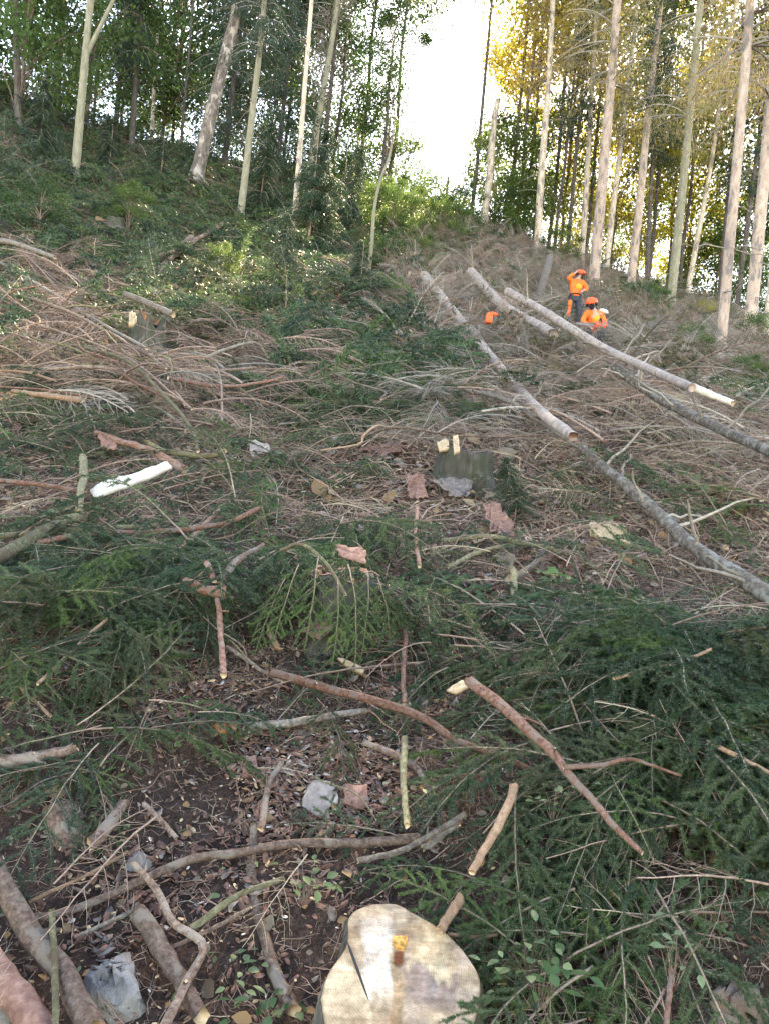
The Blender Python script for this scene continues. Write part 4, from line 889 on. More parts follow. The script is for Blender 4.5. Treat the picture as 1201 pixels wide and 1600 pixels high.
HP = [(862, 905, 3, .11, 9, 'leaf', True, 'green lobed sapling leaves right of the middle', .22), (735, 1560, 11, .04, 12, 'leaf_pale', False, 'pale-leaved sprig right of the large stump', .12),
      (825, 1500, 12, .045, 12, 'leaf_pale', False, 'pale leaves among spruce twigs at bottom right', .2), (845, 1540, 13, .06, 12, 'leaf', False, 'bright green leaves below the pale ones', .2),
      (480, 1375, 14, .05, 12, 'leaf_pale', False, 'pale green leafy sprig above the large stump', .08), (375, 1515, 15, .045, 10, 'leaf_pale', False, 'low leafy sprig on the bare soil', .05),
      (640, 1275, 16, .04, 9, 'leaf_pale', False, 'small pale sprig beside the upright olive stick', .06), (750, 750, 17, .05, 14, 'leaf', False, 'climbing leafy shoot beside the broad grey stump', .15),
      (925, 720, 18, .07, 9, 'leaf', False, 'bright leaf tuft at the top of the lichened trunk', .3), (1055, 1500, 19, .035, 8, 'leaf_pale', False, 'pale leaf cluster in the bottom right brush', .35),
      (690, 1225, 22, .035, 9, 'leaf_pale', False, 'tiny pale leaves right of the olive stick', .05), (865, 1250, 23, .04, 9, 'leaf_pale', False, 'pale leaves on the upper part of the right heap', .2), (420, 1570, 24, .05, 12, 'leaf', False, 'green sprig at the bottom edge left of the stump', .06)]
for (X_, Y_, sd_, sz_, n_, m_, lob_, lab_, lf_) in HP:
    p = hit(X_, Y_, lf_); o = link('leafy_sprig', plant_mesh(sd_, m_, n_, sz_, lf_ * .3 + .03, lob_), label=lab_, category='plant'); o.location = (p.x, p.y, p.z - .03)
# bark and chip litter, thickest along the centre and by the broad stump
cx_, cy_ = [], []
for poly, m_ in [(SPOTS[0], 900), (SPOTS[1], 1500), (SPOTS[2], 1500), (SPOTS[3], 1500), ([(380, 1140), (600, 1150), (620, 1300), (380, 1300)], 2200), ([(100, 1320), (520, 1290), (540, 1420), (100, 1500)], 700)]:
    P_ = np.array(poly); q_ = RNG.uniform(P_.min(0) - 15, P_.max(0) + 15, (m_, 2)); k_ = in_poly(q_[:, 0] + RNG.normal(0, 18, m_), q_[:, 1] + RNG.normal(0, 14, m_), poly)
    for a_, b_ in q_[k_]:
        u_, v_ = ray(a_, b_); cx_.append(a_); cy_.append(b_)
W_ = [hit(a_, b_) for a_, b_ in zip(cx_[::1], cy_[::1])]
loc = np.array([[w.x, w.y, w.z + random.uniform(0, .02) ] for w in W_]); n_ = len(loc)
bl = [chip(21, .03, .014, 'bark_inner'), chip(22, .04, .012, 'stick_red'), chip(23, .02, .009, 'cut'), chip(24, .035, .018, 'bark_outer'), chip(25, .018, .008, 'white_wood'), chip(26, .045, .01, 'stick_brown')]
gx = RNG.normal(.35, .35, n_); gy = RNG.normal(0, .35, n_)
scatter_stuff('bark_litter', 'reddish bark scraps and pale wood chips strewn through the middle of the slope', 'bark litter', bl, (loc, np.stack([gx, gy, RNG.uniform(0, 6.28, n_)], 1), np.clip(loc[:, 1] / 3, .45, 1.6) * RNG.uniform(.4, 1.3, n_), RNG.choice(6, n_, p=[.36, .26, .13, .06, .05, .14])))
# ferns
def fern_mesh(seed, mat, L=.5):
    g = np.random.default_rng(seed); mb = MB()
    for k in range(7):
        a = k / 7 * 6.28 + g.uniform(-.3, .3); d = np.array([math.cos(a), math.sin(a), 0]); t = np.linspace(0, 1, 12)[:, None]; P = d * L * t + np.array([0, 0, 1]) * (L * .7 * t - L * .75 * t * t)
        tube(mb, P, np.linspace(.003, .001, 12), 3, 1); s = np.array([-d[1], d[0], 0])
        for i in range(1, 12):
            for sg in (-1, 1): leaf_shape(mb, P[i], s * sg + d * .3, np.array([0, 0, 1]), L * .28 * (1.05 - i / 12), .035, 0)
    return mb.mesh('fern', [mat, 'stick_olive'])
for X_, Y_, s_, lab_ in [(1100, 775, 2, 'yellow-green fern right of the lichened trunk'), (1140, 800, 3, 'smaller fern at the right below the first'), (975, 760, 4, 'green fern between the grey branches')]:
    p = hit(X_, Y_); o = link('fern', fern_mesh(s_, 'leaf_mid', .42), label=lab_, category='fern'); o.location = p
p = hit(1095, 500); 

# ------------------------------------------------------------------ trees
def conifer_crown(seed, H, Rm, mat, dens=1.0, droop=.5, hang=.35, mat2='twig_grey', fol=(.10, .02)):
    """whorls of limbs from z=0 up to H, each limb hung with short needle-bearing strips"""
    g = np.random.default_rng(seed); mb = MB(); z = 0.0; 
    while z < H * .97:
        r = Rm * (1 - z / H) ** .8 * g.uniform(.75, 1.1) + .25
        for k in range(int(5 + g.integers(0, 3))):
            if g.random() > dens * .5 + .5: continue
            a = g.uniform(0, 6.28); d = np.array([math.cos(a), math.sin(a), 0]); n = 8; t = np.linspace(0, 1, n)[:, None]; l = r * g.uniform(.6, 1.1)
            P = np.array([0, 0, z]) + d * l * t + np.array([0, 0, 1]) * l * (.15 * t - droop * t * t) ; tube(mb, P, np.linspace(.025, .006, n), 3, 0)
            m = int(l * 90 * dens); tt = g.uniform(.12, 1, m) * (n - 1.001); i = tt.astype(int); f = (tt - i)[:, None]; c = P[i] * (1 - f) + P[i + 1] * f
            s = np.array([-d[1], d[0], 0]); c = c + s * g.normal(0, .22 * l * .5, (m, 1)) * (1 - .5 * tt[:, None] / n) - np.array([0, 0, 1]) * g.uniform(0, hang, (m, 1))
            dd = unit(g.normal(0, .5, (m, 3)) + d * .5 - np.array([0, 0, .8])); w = unit(np.cross(dd, g.normal(size=(m, 3)))) * fol[1]; ll = fol[0] * g.uniform(.7, 1.6, (m, 1))
            V = np.stack([c - w, c + w, c + dd * ll + w * .3], 1).reshape(-1, 3); mb.add(V, np.arange(3 * m).reshape(-1, 3), 1)
        z += g.uniform(.35, .6)
    return mb.mesh('crown', [mat2, mat])
def leaf_crown(seed, n, mat, ls=.05, ncl=60, sig=.15, limb='twig_brown'):
    """unit crown: clusters of leaves in an uneven ball, carried on limbs"""
    g = np.random.default_rng(seed); mb = MB(); C = []
    while len(C) < ncl:
        p = g.uniform(-1, 1, 3); r = np.linalg.norm(p)
        if .25 < r < 1: C.append(p * [1, 1, 1.15])
    C = np.array(C)
    tube(mb, [[0, 0, -1.2], [.02, 0, -.4], [-.02, .02, .5]], [.024, .018, .006], 5, 0)
    for c in C:
        b = np.array([0, 0, max(-1.1, c[2] - g.uniform(.5, .9))]); mid = c * [.5, .5, 1] + [0, 0, -.22] + g.normal(0, .05, 3); tube(mb, catmull([b, mid, c], 6), np.linspace(.009, .002, 6), 3, 0)
    sg = sig * g.uniform(.6, 1.4, ncl); k = g.integers(0, ncl, n); P = C[k] + g.normal(0, 1, (n, 3)) * sg[k][:, None] * [1, 1, .75]
    d = unit(g.normal(size=(n, 3)) + [0, 0, -.4]); s = unit(np.cross(d, g.normal(size=(n, 3)) + [0, 0, 1.0])); l = ls * g.uniform(.6, 1.3, (n, 1))
    V = np.stack([P, P + d * l * .5 + s * l * .38, P + d * l, P + d * l * .5 - s * l * .38], 1).reshape(-1, 3); mb.add(V, np.arange(4 * n).reshape(-1, 4), 1)
    return mb.mesh('crown', [limb, mat])
CR = {'dark': [leaf_crown(1, 11500, 'leaf_dark'), leaf_crown(2, 9000, 'leaf_dark', ncl=34)], 'mid': [leaf_crown(3, 10500, 'leaf_mid'), leaf_crown(4, 8500, 'leaf_mid', ncl=34)],
      'gold': [leaf_crown(5, 10000, 'leaf_gold'), leaf_crown(6, 8000, 'leaf_gold', ncl=34)], 'sparse': [leaf_crown(7, 1500, 'leaf_dark', .04, 20, .16)]}
CN = {'spruce': [conifer_crown(11, 12, 3.0, 'conifer'), conifer_crown(12, 10, 2.6, 'conifer')], 'larch': [conifer_crown(13, 11, 2.6, 'larch', .55, .35, .6, fol=(.09, .014)), conifer_crown(14, 11, 2.4, 'larch', .45, .3, .6, fol=(.09, .014))],
      'green': [conifer_crown(15, 12, 2.8, 'leaf_gold', .6, .3, .5, fol=(.1, .02))], 'dense': [conifer_crown(17, 8, 2.6, 'conifer', 2.6, .75, .5), conifer_crown(18, 8, 2.2, 'conifer', 2.4, .9, .6)],
      'dead': [conifer_crown(16, 8, 1.8, 'twig_grey', .5, .3, .5, fol=(.22, .006))]}
def tree(base, top, w, mat, label, crown=None, ch=9, total=20, cs=1.0, name='conifer_tree', stubs=14, fork=None, broken=None, group=None):
    b = hit(*base)
    if b.y > 39: b.y = 39; b.x = float(ray(*base)[0]) * 39; b.z = float(ground(b.x, b.y))
    b.z -= .1; u, v = ray(*top); tp = Vector((u * b.y, b.y, EYE + v * b.y)); ax = (tp - b).normalized()
    t = thing(name, label, 'tree', b, group); r = w / 2 / FPX * b.y; Ht = broken if broken else total
    n = 26; s = np.linspace(0, 1, n); P = np.outer(s * Ht, np.array(ax)); bend = fbm(s * 2.5, s * 0, int(base[0]), 2) * .35; P[:, 0] += bend * s; P[:, 1] += fbm(s * 2.5, s * 0, int(base[0]) + 7, 2) * .4 * s
    rad = r * (1 - .62 * s * Ht / total) * (1 + .35 * np.exp(-s * Ht / .25)) * (1 + fbm(s * 30, s * 0, 3, 2) * .08)
    mb = MB(); tube(mb, P, rad, 12, 0, cap=1, rough=.04)
    if fork:
        k = int(fork[0] * n); q = np.linspace(0, 1, 10)[:, None]; d = np.array(fork[1]); mb2 = P[k] + d * q + np.array([0, 0, .3]) * q * q; tube(mb, mb2, np.linspace(rad[k] * .7, rad[k] * .3, 10), 8, 0)
    link('trunk', mb.mesh('trunk', [mat, 'cut']), t)
    if stubs:
        sm = MB()
        for _ in range(stubs):
            z = random.uniform(1.5, min(Ht, 12)) / Ht; k = int(z * (n - 1)); a = random.uniform(0, 6.28); l = random.uniform(.25, 1.3); d = np.array([math.cos(a), math.sin(a), random.uniform(-.4, .15)])
            q = np.linspace(0, 1, 6)[:, None]; tube(sm, P[k] + d * l * q + RNG.normal(0, .03, (6, 3)) + np.array([0, 0, -.2]) * q * q, np.linspace(.018, .005, 6), 4)
            for _2 in range(3):
                qq = P[k] + d * l * random.uniform(.3, .9); tube(sm, [qq, qq + RNG.normal(0, .16, 3)], [.006, .003], 3)
        o = link('dead_branches', sm.mesh('dead_branches', ['twig_grey']), t); o['kind'] = 'stuff'
    if crown:
        me = random.choice(CN[crown]); o = link('crown', me, t); o.location = Vector(ax) * ch; o.rotation_euler = (0, 0, random.uniform(0, 6.28)); f = (total - ch) / {'spruce': 11, 'larch': 11, 'green': 12, 'dead': 8}[crown]; o.scale = (cs, cs, f)
    return t
# left group
tree((117, 282), (140, 30), 14, 'trunk_olive', 'pale olive forked trunk standing alone at the upper left', None, name='broadleaf_tree', total=13, stubs=4, fork=(.33, (1.3, .2, 3.6)))
tree((375, 347), (404, 90), 12, 'trunk_olive', 'slim brownish trunk right of the mottled one', 'spruce', 6, 15, .55, stubs=12)
tree((457, 377), (490, 0), 9, 'trunk_pale', 'slender pale yellowish trunk left of centre', None, total=15, stubs=4, name='broadleaf_tree')
tree((305, 285), (356, 70), 22, 'trunk_mottled', 'thick leaning trunk with mottled flaking bark', 'spruce', 7.0, 20, .8, stubs=10)
tree((480, 292), (503, 150), 12, 'trunk_olive', 'grey trunk just behind the slender yellowish one', 'dead', 5, 15, 1.1)
tree((575, 432), (602, 230), 7, 'trunk_olive', 'thin sapling in front of the leafy gap', None, total=5, stubs=3, name='broadleaf_tree')
tree((240, 222), (250, 20), 7, 'trunk_pale', 'thin pale birch on the left crest', None, total=15, stubs=4, name='broadleaf_tree')
tree((30, 195), (28, 110), 11, 'trunk_dark', 'dark trunk nearest the left edge on the crest', 'spruce', 8, 18, .8)
tree((88, 170), (97, 50), 15, 'trunk_dark', 'thick dark trunk on the crest beside the bright gap', 'spruce', 5, 20, .9)
tree((183, 205), (196, 0), 9, 'trunk_dark', 'dark trunk on the crest right of the forked trunk', 'spruce', 6, 18, .8)
tree((206, 232), (222, 0), 9, 'trunk_dark', 'dark trunk paired close beside the thin birch', 'spruce', 4, 18, .7)
tree((283, 240), (296, 60), 5, 'trunk_dark', 'very thin dark trunk between birch and mottled trunk', None, total=12)
tree((150, 190), (158, 60), 5, 'trunk_dark', 'thin dark stem left of the pair on the crest', None, total=12)
tree((350, 260), (372, 60), 10, 'trunk_dark', 'dark trunk close behind the mottled trunk', 'spruce', 1.5, 18, .9)
tree((500, 300), (515, 140), 9, 'trunk_dark', 'dark trunk at the right rim of the left wood', 'dead', 6, 14, 1.0)
tree((430, 300), (445, 140), 8, 'trunk_dark', 'dark trunk hidden behind twigs left of the yellowish one', 'spruce', 1.5, 15, .8)
# right group
tree((753, 357), (785, 120), 13, 'trunk_pale', 'snapped pale trunk beside the bright gap', None, total=14, broken=7.2, stubs=14)
tree((838, 402), (860, 30), 12, 'trunk_pale', 'pale trunk second from the bright gap', 'larch', 9, 22, .9)
tree((912, 365), (931, 60), 10, 'trunk_pale', 'whitish trunk just left of the stoutest pinkish one', 'larch', 10, 22, .9)
tree((925, 462), (962, 0), 18, 'trunk_pink', 'tall pinkish trunk directly behind the standing worker', 'larch', 8.5, 24, 1)
tree((948, 400), (980, 130), 10, 'trunk_pale', 'yellowish trunk right of the worker\'s tree', 'green', 8, 20, .9)
tree((983, 458), (1006, 250), 14, 'trunk_pink', 'orange-tinged trunk between two pale ones', 'spruce', 9, 22, .9)
tree((1045, 492), (1092, 0), 15, 'trunk_olive', 'olive-brown trunk in the middle of the right wood', 'larch', 8.5, 24, 1)
tree((1122, 582), (1175, 0), 17, 'trunk_pink', 'leaning pink trunk with two neighbours to its right', 'larch', 7.5, 24, 1)
tree((1165, 562), (1208, 120), 20, 'trunk_pink', 'thickest pinkish trunk near the right edge', 'larch', 7.5, 24, 1.1)
tree((1193, 552), (1222, 260), 12, 'trunk_pale', 'pale yellow trunk cut by the right edge', 'green', 8, 22, 1)
tree((1070, 474), (1108, 260), 9, 'trunk_pale', 'thin curved pale trunk behind the olive-brown one', 'green', 8, 18, .7)
tree((1010, 440), (1018, 250), 8, 'trunk_dark', 'dark thin trunk in the shade of the right wood', 'spruce', 7, 18, .8)
tree((1150, 480), (1172, 300), 9, 'trunk_dark', 'dark trunk seen between the two pinkish ones', 'spruce', 7, 18, .8)
tree((885, 400), (905, 200), 7, 'trunk_dark', 'thin shaded trunk left of the whitish one', 'spruce', 7, 16, .7)
tree((865, 395), (880, 250), 6, 'trunk_dark', 'thin brown trunk right of the second pale one', None, total=13)

# broadleaf trees along and beyond the crest
LT = [ # crown centre px, radius px, depth, kind, label
 (40, 60, 120, 27, 'mid', 'leafy tree overhanging the upper left corner'), (150, 40, 110, 30, 'mid', 'green leafy tree behind the fork of the pale olive trunk'), (195, 140, 75, 40, 'dark', 'dark tree between the forked trunk and the thin birch'),
 (270, 70, 110, 41, 'dark', 'dark tree between the thin birch and the mottled trunk'), (330, 200, 60, 44, 'dark', 'low dark tree behind the foot of the mottled trunk'), (400, 50, 105, 40, 'dark', 'dark tree above the slim brownish trunk'),
 (110, 120, 55, 42, 'mid', 'small green tree left of the forked trunk on the crest'), (510, 100, 95, 42, 'dark', 'tall dark tree right of the slender yellowish trunk'), (560, 210, 80, 41, 'dark', 'dark tree above the thin sapling'),
 (545, 20, 70, 40, 'dark', 'dark treetop at the upper left rim of the bright gap'), (600, 285, 70, 40, 'mid', 'green tree at the lower left rim of the bright gap'), (430, 200, 75, 45, 'dark', 'dark tree between the slim brownish and slender yellowish trunks'),
 (250, 190, 45, 46, 'mid', 'small green tree at the foot of the thin birch'), (610, 180, 50, 38, 'sparse', 'thin-leaved tree left of the bright gap at mid height'), (615, 60, 55, 38, 'dark', 'loose leafy twigs hanging into the bright gap from the left'),
 (460, 260, 60, 46, 'dark', 'low dark tree behind the slender yellowish trunk'), (700, 270, 35, 40, 'sparse', 'thin-leaved small tree at the bottom of the bright gap'), (650, 330, 60, 37, 'mid', 'low green tree below the bright gap'), (-60, 90, 120, 33, 'dark', 'dark tree cut by the left edge'),
 (775, 290, 75, 42, 'mid', 'green tree behind the snapped pale trunk'), (845, 250, 90, 44, 'mid', 'green tree behind the second pale trunk'), (900, 130, 110, 45, 'gold', 'yellow tree behind the whitish trunk'), (970, 230, 95, 46, 'gold', 'yellow tree behind the yellowish trunk'),
 (1040, 130, 100, 48, 'gold', 'yellow-green tree behind the olive-brown trunk'), (1080, 330, 90, 47, 'gold', 'yellow-green tree behind the thin curved pale trunk'), (1000, 380, 80, 50, 'mid', 'green tree behind the orange-tinged trunk'), (880, 340, 70, 46, 'gold', 'low yellowish tree left of the pinkish trunk'),
 (835, 60, 80, 42, 'gold', 'pale yellow treetop at the right rim of the bright gap'), (960, 30, 100, 44, 'gold', 'yellow treetop behind the tall pinkish trunk'), (1120, 430, 70, 44, 'mid', 'low green tree left of the leaning pink trunk'), (1190, 350, 90, 46, 'mid', 'green tree behind the thickest pinkish trunk'),
 (1180, 470, 60, 40, 'mid', 'low green tree at the right edge'), (1160, 60, 90, 40, 'gold', 'yellow treetop near the upper right corner'), (950, 380, 60, 48, 'gold', 'low yellow-green tree right of the standing worker'), (1060, 240, 80, 46, 'mid', 'green tree right of the olive-brown trunk'),
 (800, 350, 60, 40, 'mid', 'low green tree right of the snapped trunk'), (1260, 200, 130, 40, 'dark', 'dark tree cut by the right edge'), (300, -100, 170, 42, 'dark', 'tallest dark tree above the thin birch'), (480, -120, 110, 42, 'dark', 'tall dark tree above the slender yellowish trunk'),
 (868, -170, 150, 43, 'dark', 'tall tree added for shade above the second pale trunk'), (970, -190, 165, 43, 'dark', 'tall tree added for shade above the tall pinkish trunk'), (1120, -170, 160, 42, 'dark', 'tall tree added for shade above the leaning pink trunk'),  # tall crowns above view, added to block the sun on the slope
 (650, -125, 95, 40, 'dark', 'treetop added to block sun above the left rim of the bright gap'), (800, -330, 150, 41, 'dark', 'unseen treetop added for shade right of the bright gap'), (930, -380, 160, 42, 'dark', 'unseen treetop added for shade above the right wood'), (1090, -360, 170, 42, 'dark', 'unseen treetop added for shade near the right edge'), (1260, -60, 150, 40, 'dark', 'tall tree beyond the right edge'),  # treetops high above view added to keep direct sun off the ground
 (620, -330, 120, 41, 'dark', 'unseen treetop added for shade left of the bright gap'), (880, -540, 170, 42, 'dark', 'unseen topmost leaves added for shade over the right wood')]  # further unseen crowns added to shade the slope
for (cx, cy, rp, dep, kd, lb) in LT:
    u, v = ray(cx, cy); c = Vector((float(u) * dep, dep, EYE + float(v) * dep)); r = rp / FPX * dep; gz = float(ground(c.x, c.y))
    t = thing('broadleaf_tree', lb, 'tree', (c.x, c.y, gz), 'broadleaf trees along the crest')
    o = link('crown', random.choice(CR[kd]), t); o.location = (0, 0, c.z - gz); o.rotation_euler = (0, 0, random.uniform(0, 6.28)); o.scale = (r * random.uniform(1, 1.15), r, r * random.uniform(.95, 1.2))
    hh = max(.6, c.z - gz - r * .2); mb = MB(); P = np.stack([np.linspace(0, random.uniform(-.5, .5), 8) * 0 + RNG.normal(0, .06, 8), RNG.normal(0, .06, 8), np.linspace(-.3, hh, 8)], 1); P[-1, :2] *= .3
    tube(mb, P, np.linspace(.11, .05, 8), 8); link('trunk', mb.mesh('trunk', ['trunk_dark']), t)
# golden shrub under the right-hand trees
for (X_, Y_, r_, m_, lab_) in [(1095, 488, 20, 'gold', 'golden-leaved shrub under the right-hand trees'), (1075, 545, 34, 'mid', 'low green bush below the golden shrub'), (1180, 530, 40, 'mid', 'green bush at the foot of the pinkish trunks'), (720, 325, 34, 'mid', 'green bush at the foot of the bright gap'), (610, 335, 45, 'mid', 'leafy bush left of the bright gap'), (660, 400, 30, 'mid', 'small bush above the slanting trunk')]:
    b = hit(X_, Y_ + r_); r = r_ / FPX * b.y; t = thing('shrub', lab_, 'shrub', b); o = link('foliage', CR[m_][1], t); o.location = (0, 0, r * .9); o.scale = (r, r, r)
    mb = MB(); 
    for k in range(4): tube(mb, [[0, 0, -.1], [random.uniform(-.3, .3) * r, random.uniform(-.3, .3) * r, r * .6]], [.02, .01], 4)
    link('stem', mb.mesh('stem', ['twig_brown']), t)

for (X_, Y_, h_, wr_, lab_) in [(480, 400, 4.2, 1.0, 'young drooping spruce below the slender yellowish trunk'), (405, 345, 3.4, 1.0, 'young spruce beside the slim brownish trunk'), (530, 370, 3.4, .9, 'young spruce left of the thin sapling'), (440, 470, 1.7, .9, 'small bent spruce below the drooping one'),
        (250, 290, 2.2, .9, 'young spruce left of the mottled trunk'), (60, 250, 2.4, 1, 'young spruce near the left edge'), (802, 815, .45, 1.3, 'tiny spruce tip beside the dark red bark slab'), (560, 470, 1.3, 1, 'small spruce in the middle of the green slope'), (170, 270, 1.8, 1, 'young spruce below the forked trunk')]:
    b = hit(X_, Y_); t = thing('young_spruce', lab_, 'spruce', b); me = CN['dense'][random.randrange(2)]; o = link('crown', me, t); o.scale = (h_ / 6.5 * wr_, h_ / 6.5 * wr_, h_ / 8); o.location = (0, 0, .08 * h_); o.rotation_euler = (RNG.normal(0, .12), RNG.normal(0, .12), random.uniform(0, 6.28))
    mb = MB(); tube(mb, [[0, 0, -.1], [.01, 0, h_ * .5], [0, 0, h_]], [.012 * h_, .008 * h_, .003], 6); link('trunk', mb.mesh('trunk', ['twig_brown']), t)
for (X_, Y_, r_, kd_, lab_) in [(590, 330, 45, 'mid', 'leafy sapling crown behind the thin sapling'), (540, 290, 45, 'dark', 'dark leafy bush left of the bright gap'), (640, 340, 40, 'mid', 'green sapling at the centre of the crest'), (690, 350, 38, 'mid', 'green sapling right of the crest centre'), (200, 330, 40, 'mid', 'bright green bush by the small far stump'), (345, 415, 32, 'mid', 'bright green bush beside the dark leaning log'),
        (600, 400, 38, 'dark', 'dark bush below the thin sapling'), (790, 330, 40, 'mid', 'green bush right of the snapped trunk'), (60, 330, 45, 'dark', 'dark bush at the left edge of the upper slope'), (870, 390, 34, 'mid', 'green bush behind the pale leaning snag'), (1010, 470, 30, 'mid', 'green bush behind the standing worker to the right'), (1160, 590, 34, 'mid', 'green bush at the foot of the leaning pink trunk')]:
    b = hit(X_, Y_ + r_ * .8)
    if b.y > 40: b.y = 40; b.x = float(ray(X_, Y_)[0]) * 40; b.z = float(ground(b.x, b.y))
    r = r_ / FPX * b.y; t = thing('bush', lab_, 'bush', b); o = link('foliage', CR[kd_][1], t); o.location = (0, 0, r * .75); o.scale = (r * 1.1, r, r * .95)
    mb = MB()
    for k in range(4): tube(mb, [[0, 0, -.1], [random.uniform(-.3, .3) * r, random.uniform(-.3, .3) * r, r * .6]], [.02, .01], 4)
    link('stem', mb.mesh('stem', ['twig_brown']), t)

# ------------------------------------------------------------------ forest workers
def skin(name, J, E, rads, mat, parent, sub=2, root=0):
    me = bpy.data.meshes.new(name); me.from_pydata([tuple(j) for j in J], E, []); o = link(name, me, parent)
    md = o.modifiers.new('skin', 'SKIN'); md.use_smooth_shade = True
    lay = me.skin_vertices[0] if me.skin_vertices else me.attributes and None
    if not me.skin_vertices:
        bm_layer = None
    sv = me.skin_vertices[0].data if me.skin_vertices else []
    for v_, r_ in zip(sv, rads): v_.radius = (r_, r_) if not isinstance(r_, tuple) else r_
    if sv: sv[root].use_root = True
    sb = o.modifiers.new('sub', 'SUBSURF'); sb.levels = sub; sb.render_levels = sub; me.materials.append(M[mat]); return o
def skin_bm(name, J, E, rads, mat, parent, sub=2, root=0):
    import bmesh
    bm = bmesh.new(); lay = bm.verts.layers.skin.verify(); vs = [bm.verts.new(j) for j in J]
    for v_, r_ in zip(vs, rads): v_[lay].radius = r_ if isinstance(r_, tuple) else (r_, r_)
    vs[root][lay].use_root = True
    for a_, b_ in E: bm.edges.new((vs[a_], vs[b_]))
    me = bpy.data.meshes.new(name); bm.to_mesh(me); bm.free(); me.materials.append(M[mat]); o = link(name, me, parent)
    md = o.modifiers.new('skin', 'SKIN'); md.use_smooth_shade = True; sb = o.modifiers.new('sub', 'SUBSURF'); sb.levels = sub; sb.render_levels = sub; return o
def ellipsoid(name, c, r, mat, parent, cut=None, rot=None, n=20):
    mb = MB(); th = np.linspace(0, 2 * math.pi, n, endpoint=False); ph = np.linspace(math.pi * (cut or 1), 0.01, 11); V = []
    for p in ph: V.append(np.stack([r[0] * np.sin(p) * np.cos(th), r[1] * np.sin(p) * np.sin(th), np.full(n, r[2] * np.cos(p))], 1))
    V = np.concatenate(V)
    if rot is not None: V = V @ np.array(rot.to_matrix()).T
    V = V + np.array(c); i = np.arange(10)[:, None] * n; j = np.arange(n)[None, :]; j2 = (j + 1) % n
    mb.add(V, np.stack([i + j, i + j2, i + n + j2, i + n + j], -1).reshape(-1, 4)); return link(name, mb.mesh(name, [mat]), parent)
def worker(loc, yaw, J, label, extras):
    """J: named joints in metres, local; body skin plus clothes grown on the same joints"""
    t = thing('person', label, 'person', loc); t.rotation_euler = (0, 0, yaw); t.scale = (.87, .87, .87)
    names = ['pelvis', 'waist', 'chest', 'neck', 'head', 'crown', 'shl', 'ell', 'wrl', 'shr', 'elr', 'wrr', 'hipl', 'knl', 'anl', 'tol', 'hipr', 'knr', 'anr', 'tor']
    P = [Vector(J[k]) for k in names]; idx = {k: i for i, k in enumerate(names)}
    E = [('pelvis', 'waist'), ('waist', 'chest'), ('chest', 'neck'), ('neck', 'head'), ('head', 'crown'), ('chest', 'shl'), ('shl', 'ell'), ('ell', 'wrl'), ('chest', 'shr'), ('shr', 'elr'), ('elr', 'wrr'), ('pelvis', 'hipl'), ('hipl', 'knl'), ('knl', 'anl'), ('anl', 'tol'), ('pelvis', 'hipr'), ('hipr', 'knr'), ('knr', 'anr'), ('anr', 'tor')]
    E = [(idx[a_], idx[b_]) for a_, b_ in E]
    rad = [.12, .11, .13, .055, .085, .07, .06, .042, .028, .06, .042, .028, .09, .058, .04, .03, .09, .058, .04, .03]
    PP = list(P); EE = list(E); RR = list(rad)
    for sde in ('l', 'r'):           # palm and five fingers
        w = P[idx['wr' + sde]]; f = (w - P[idx['el' + sde]]).normalized(); s_ = f.cross(Vector((0, 0, 1)));  s_ = s_.normalized() if s_.length > .1 else Vector((1, 0, 0)); u_ = s_.cross(f)
        pa = len(PP); PP.append(w + f * .07); EE.append((idx['wr' + sde], pa)); RR.append(.03)
        for q, (off, ln) in enumerate([(-.03, .07), (-.01, .085), (.01, .08), (.03, .062)]):
            b_ = PP[pa] + s_ * off + f * .02; a1 = len(PP); PP += [b_, b_ + f * ln * .5 - u_ * .01, b_ + f * ln * .75 - u_ * .035]; RR += [.012, .01, .008]; EE += [(pa, a1), (a1, a1 + 1), (a1 + 1, a1 + 2)]
        a1 = len(PP); b_ = w + f * .035 - s_ * .035; PP += [b_, b_ + f * .03 - s_ * .025 - u_ * .02]; RR += [.013, .01]; EE += [(pa, a1), (a1, a1 + 1)]
    skin_bm('body', PP, EE, RR, 'skin', t, 2, 0)
    k = ['waist', 'chest', 'neck', 'shl', 'ell', 'wrl', 'shr', 'elr', 'wrr', 'pelvis']; jp = [P[idx[a_]].copy() for a_ in k]; jp[5] = jp[4].lerp(jp[5], .92); jp[8] = jp[7].lerp(jp[8], .92); jp[2] = jp[1].lerp(jp[2], .8)
    skin_bm('jacket', jp, [(9, 0), (0, 1), (1, 2), (1, 3), (3, 4), (4, 5), (1, 6), (6, 7), (7, 8)], [.155, .18, .075, .085, .07, .055, .085, .07, .055, .15], 'hivis', t, 2, 0)
    ks = ['pelvis', 'hipl', 'knl', 'anl', 'hipr', 'knr', 'anr']; jp = [P[idx[a_]].copy() for a_ in ks]
    skin_bm('trousers', jp, [(0, 1), (1, 2), (2, 3), (0, 4), (4, 5), (5, 6)], [.135, .115, .085, .07, .115, .085, .07], 'trouser', t, 2, 0)
    for sde in ('l', 'r'):
        a_ = P[idx['an' + sde]]; b_ = P[idx['to' + sde]]; skin_bm('boot', [a_ + Vector((0, 0, .12)), a_, a_.lerp(b_, .6), b_], [(0, 1), (1, 2), (2, 3)], [.065, .068, .06, .05], 'black', t, 2, 1)
    h = P[idx['head']]; up = (P[idx['crown']] - P[idx['neck']]).normalized(); q = up.to_track_quat('Z', 'Y'); fw = Vector(J['face']).normalized()
    hc = h + up * .05
    hm = ellipsoid('helmet', hc, (.15, .165, .14), 'helmet', t, .56, q); 
    pk_ = ellipsoid('helmet_peak', hc + fw * .13 - up * .0, (.11, .09, .018), 'helmet', t, None, q)
    ellipsoid('visor', h + fw * .13 - up * .02, (.10, .03, .09), 'black', t, None, q) 
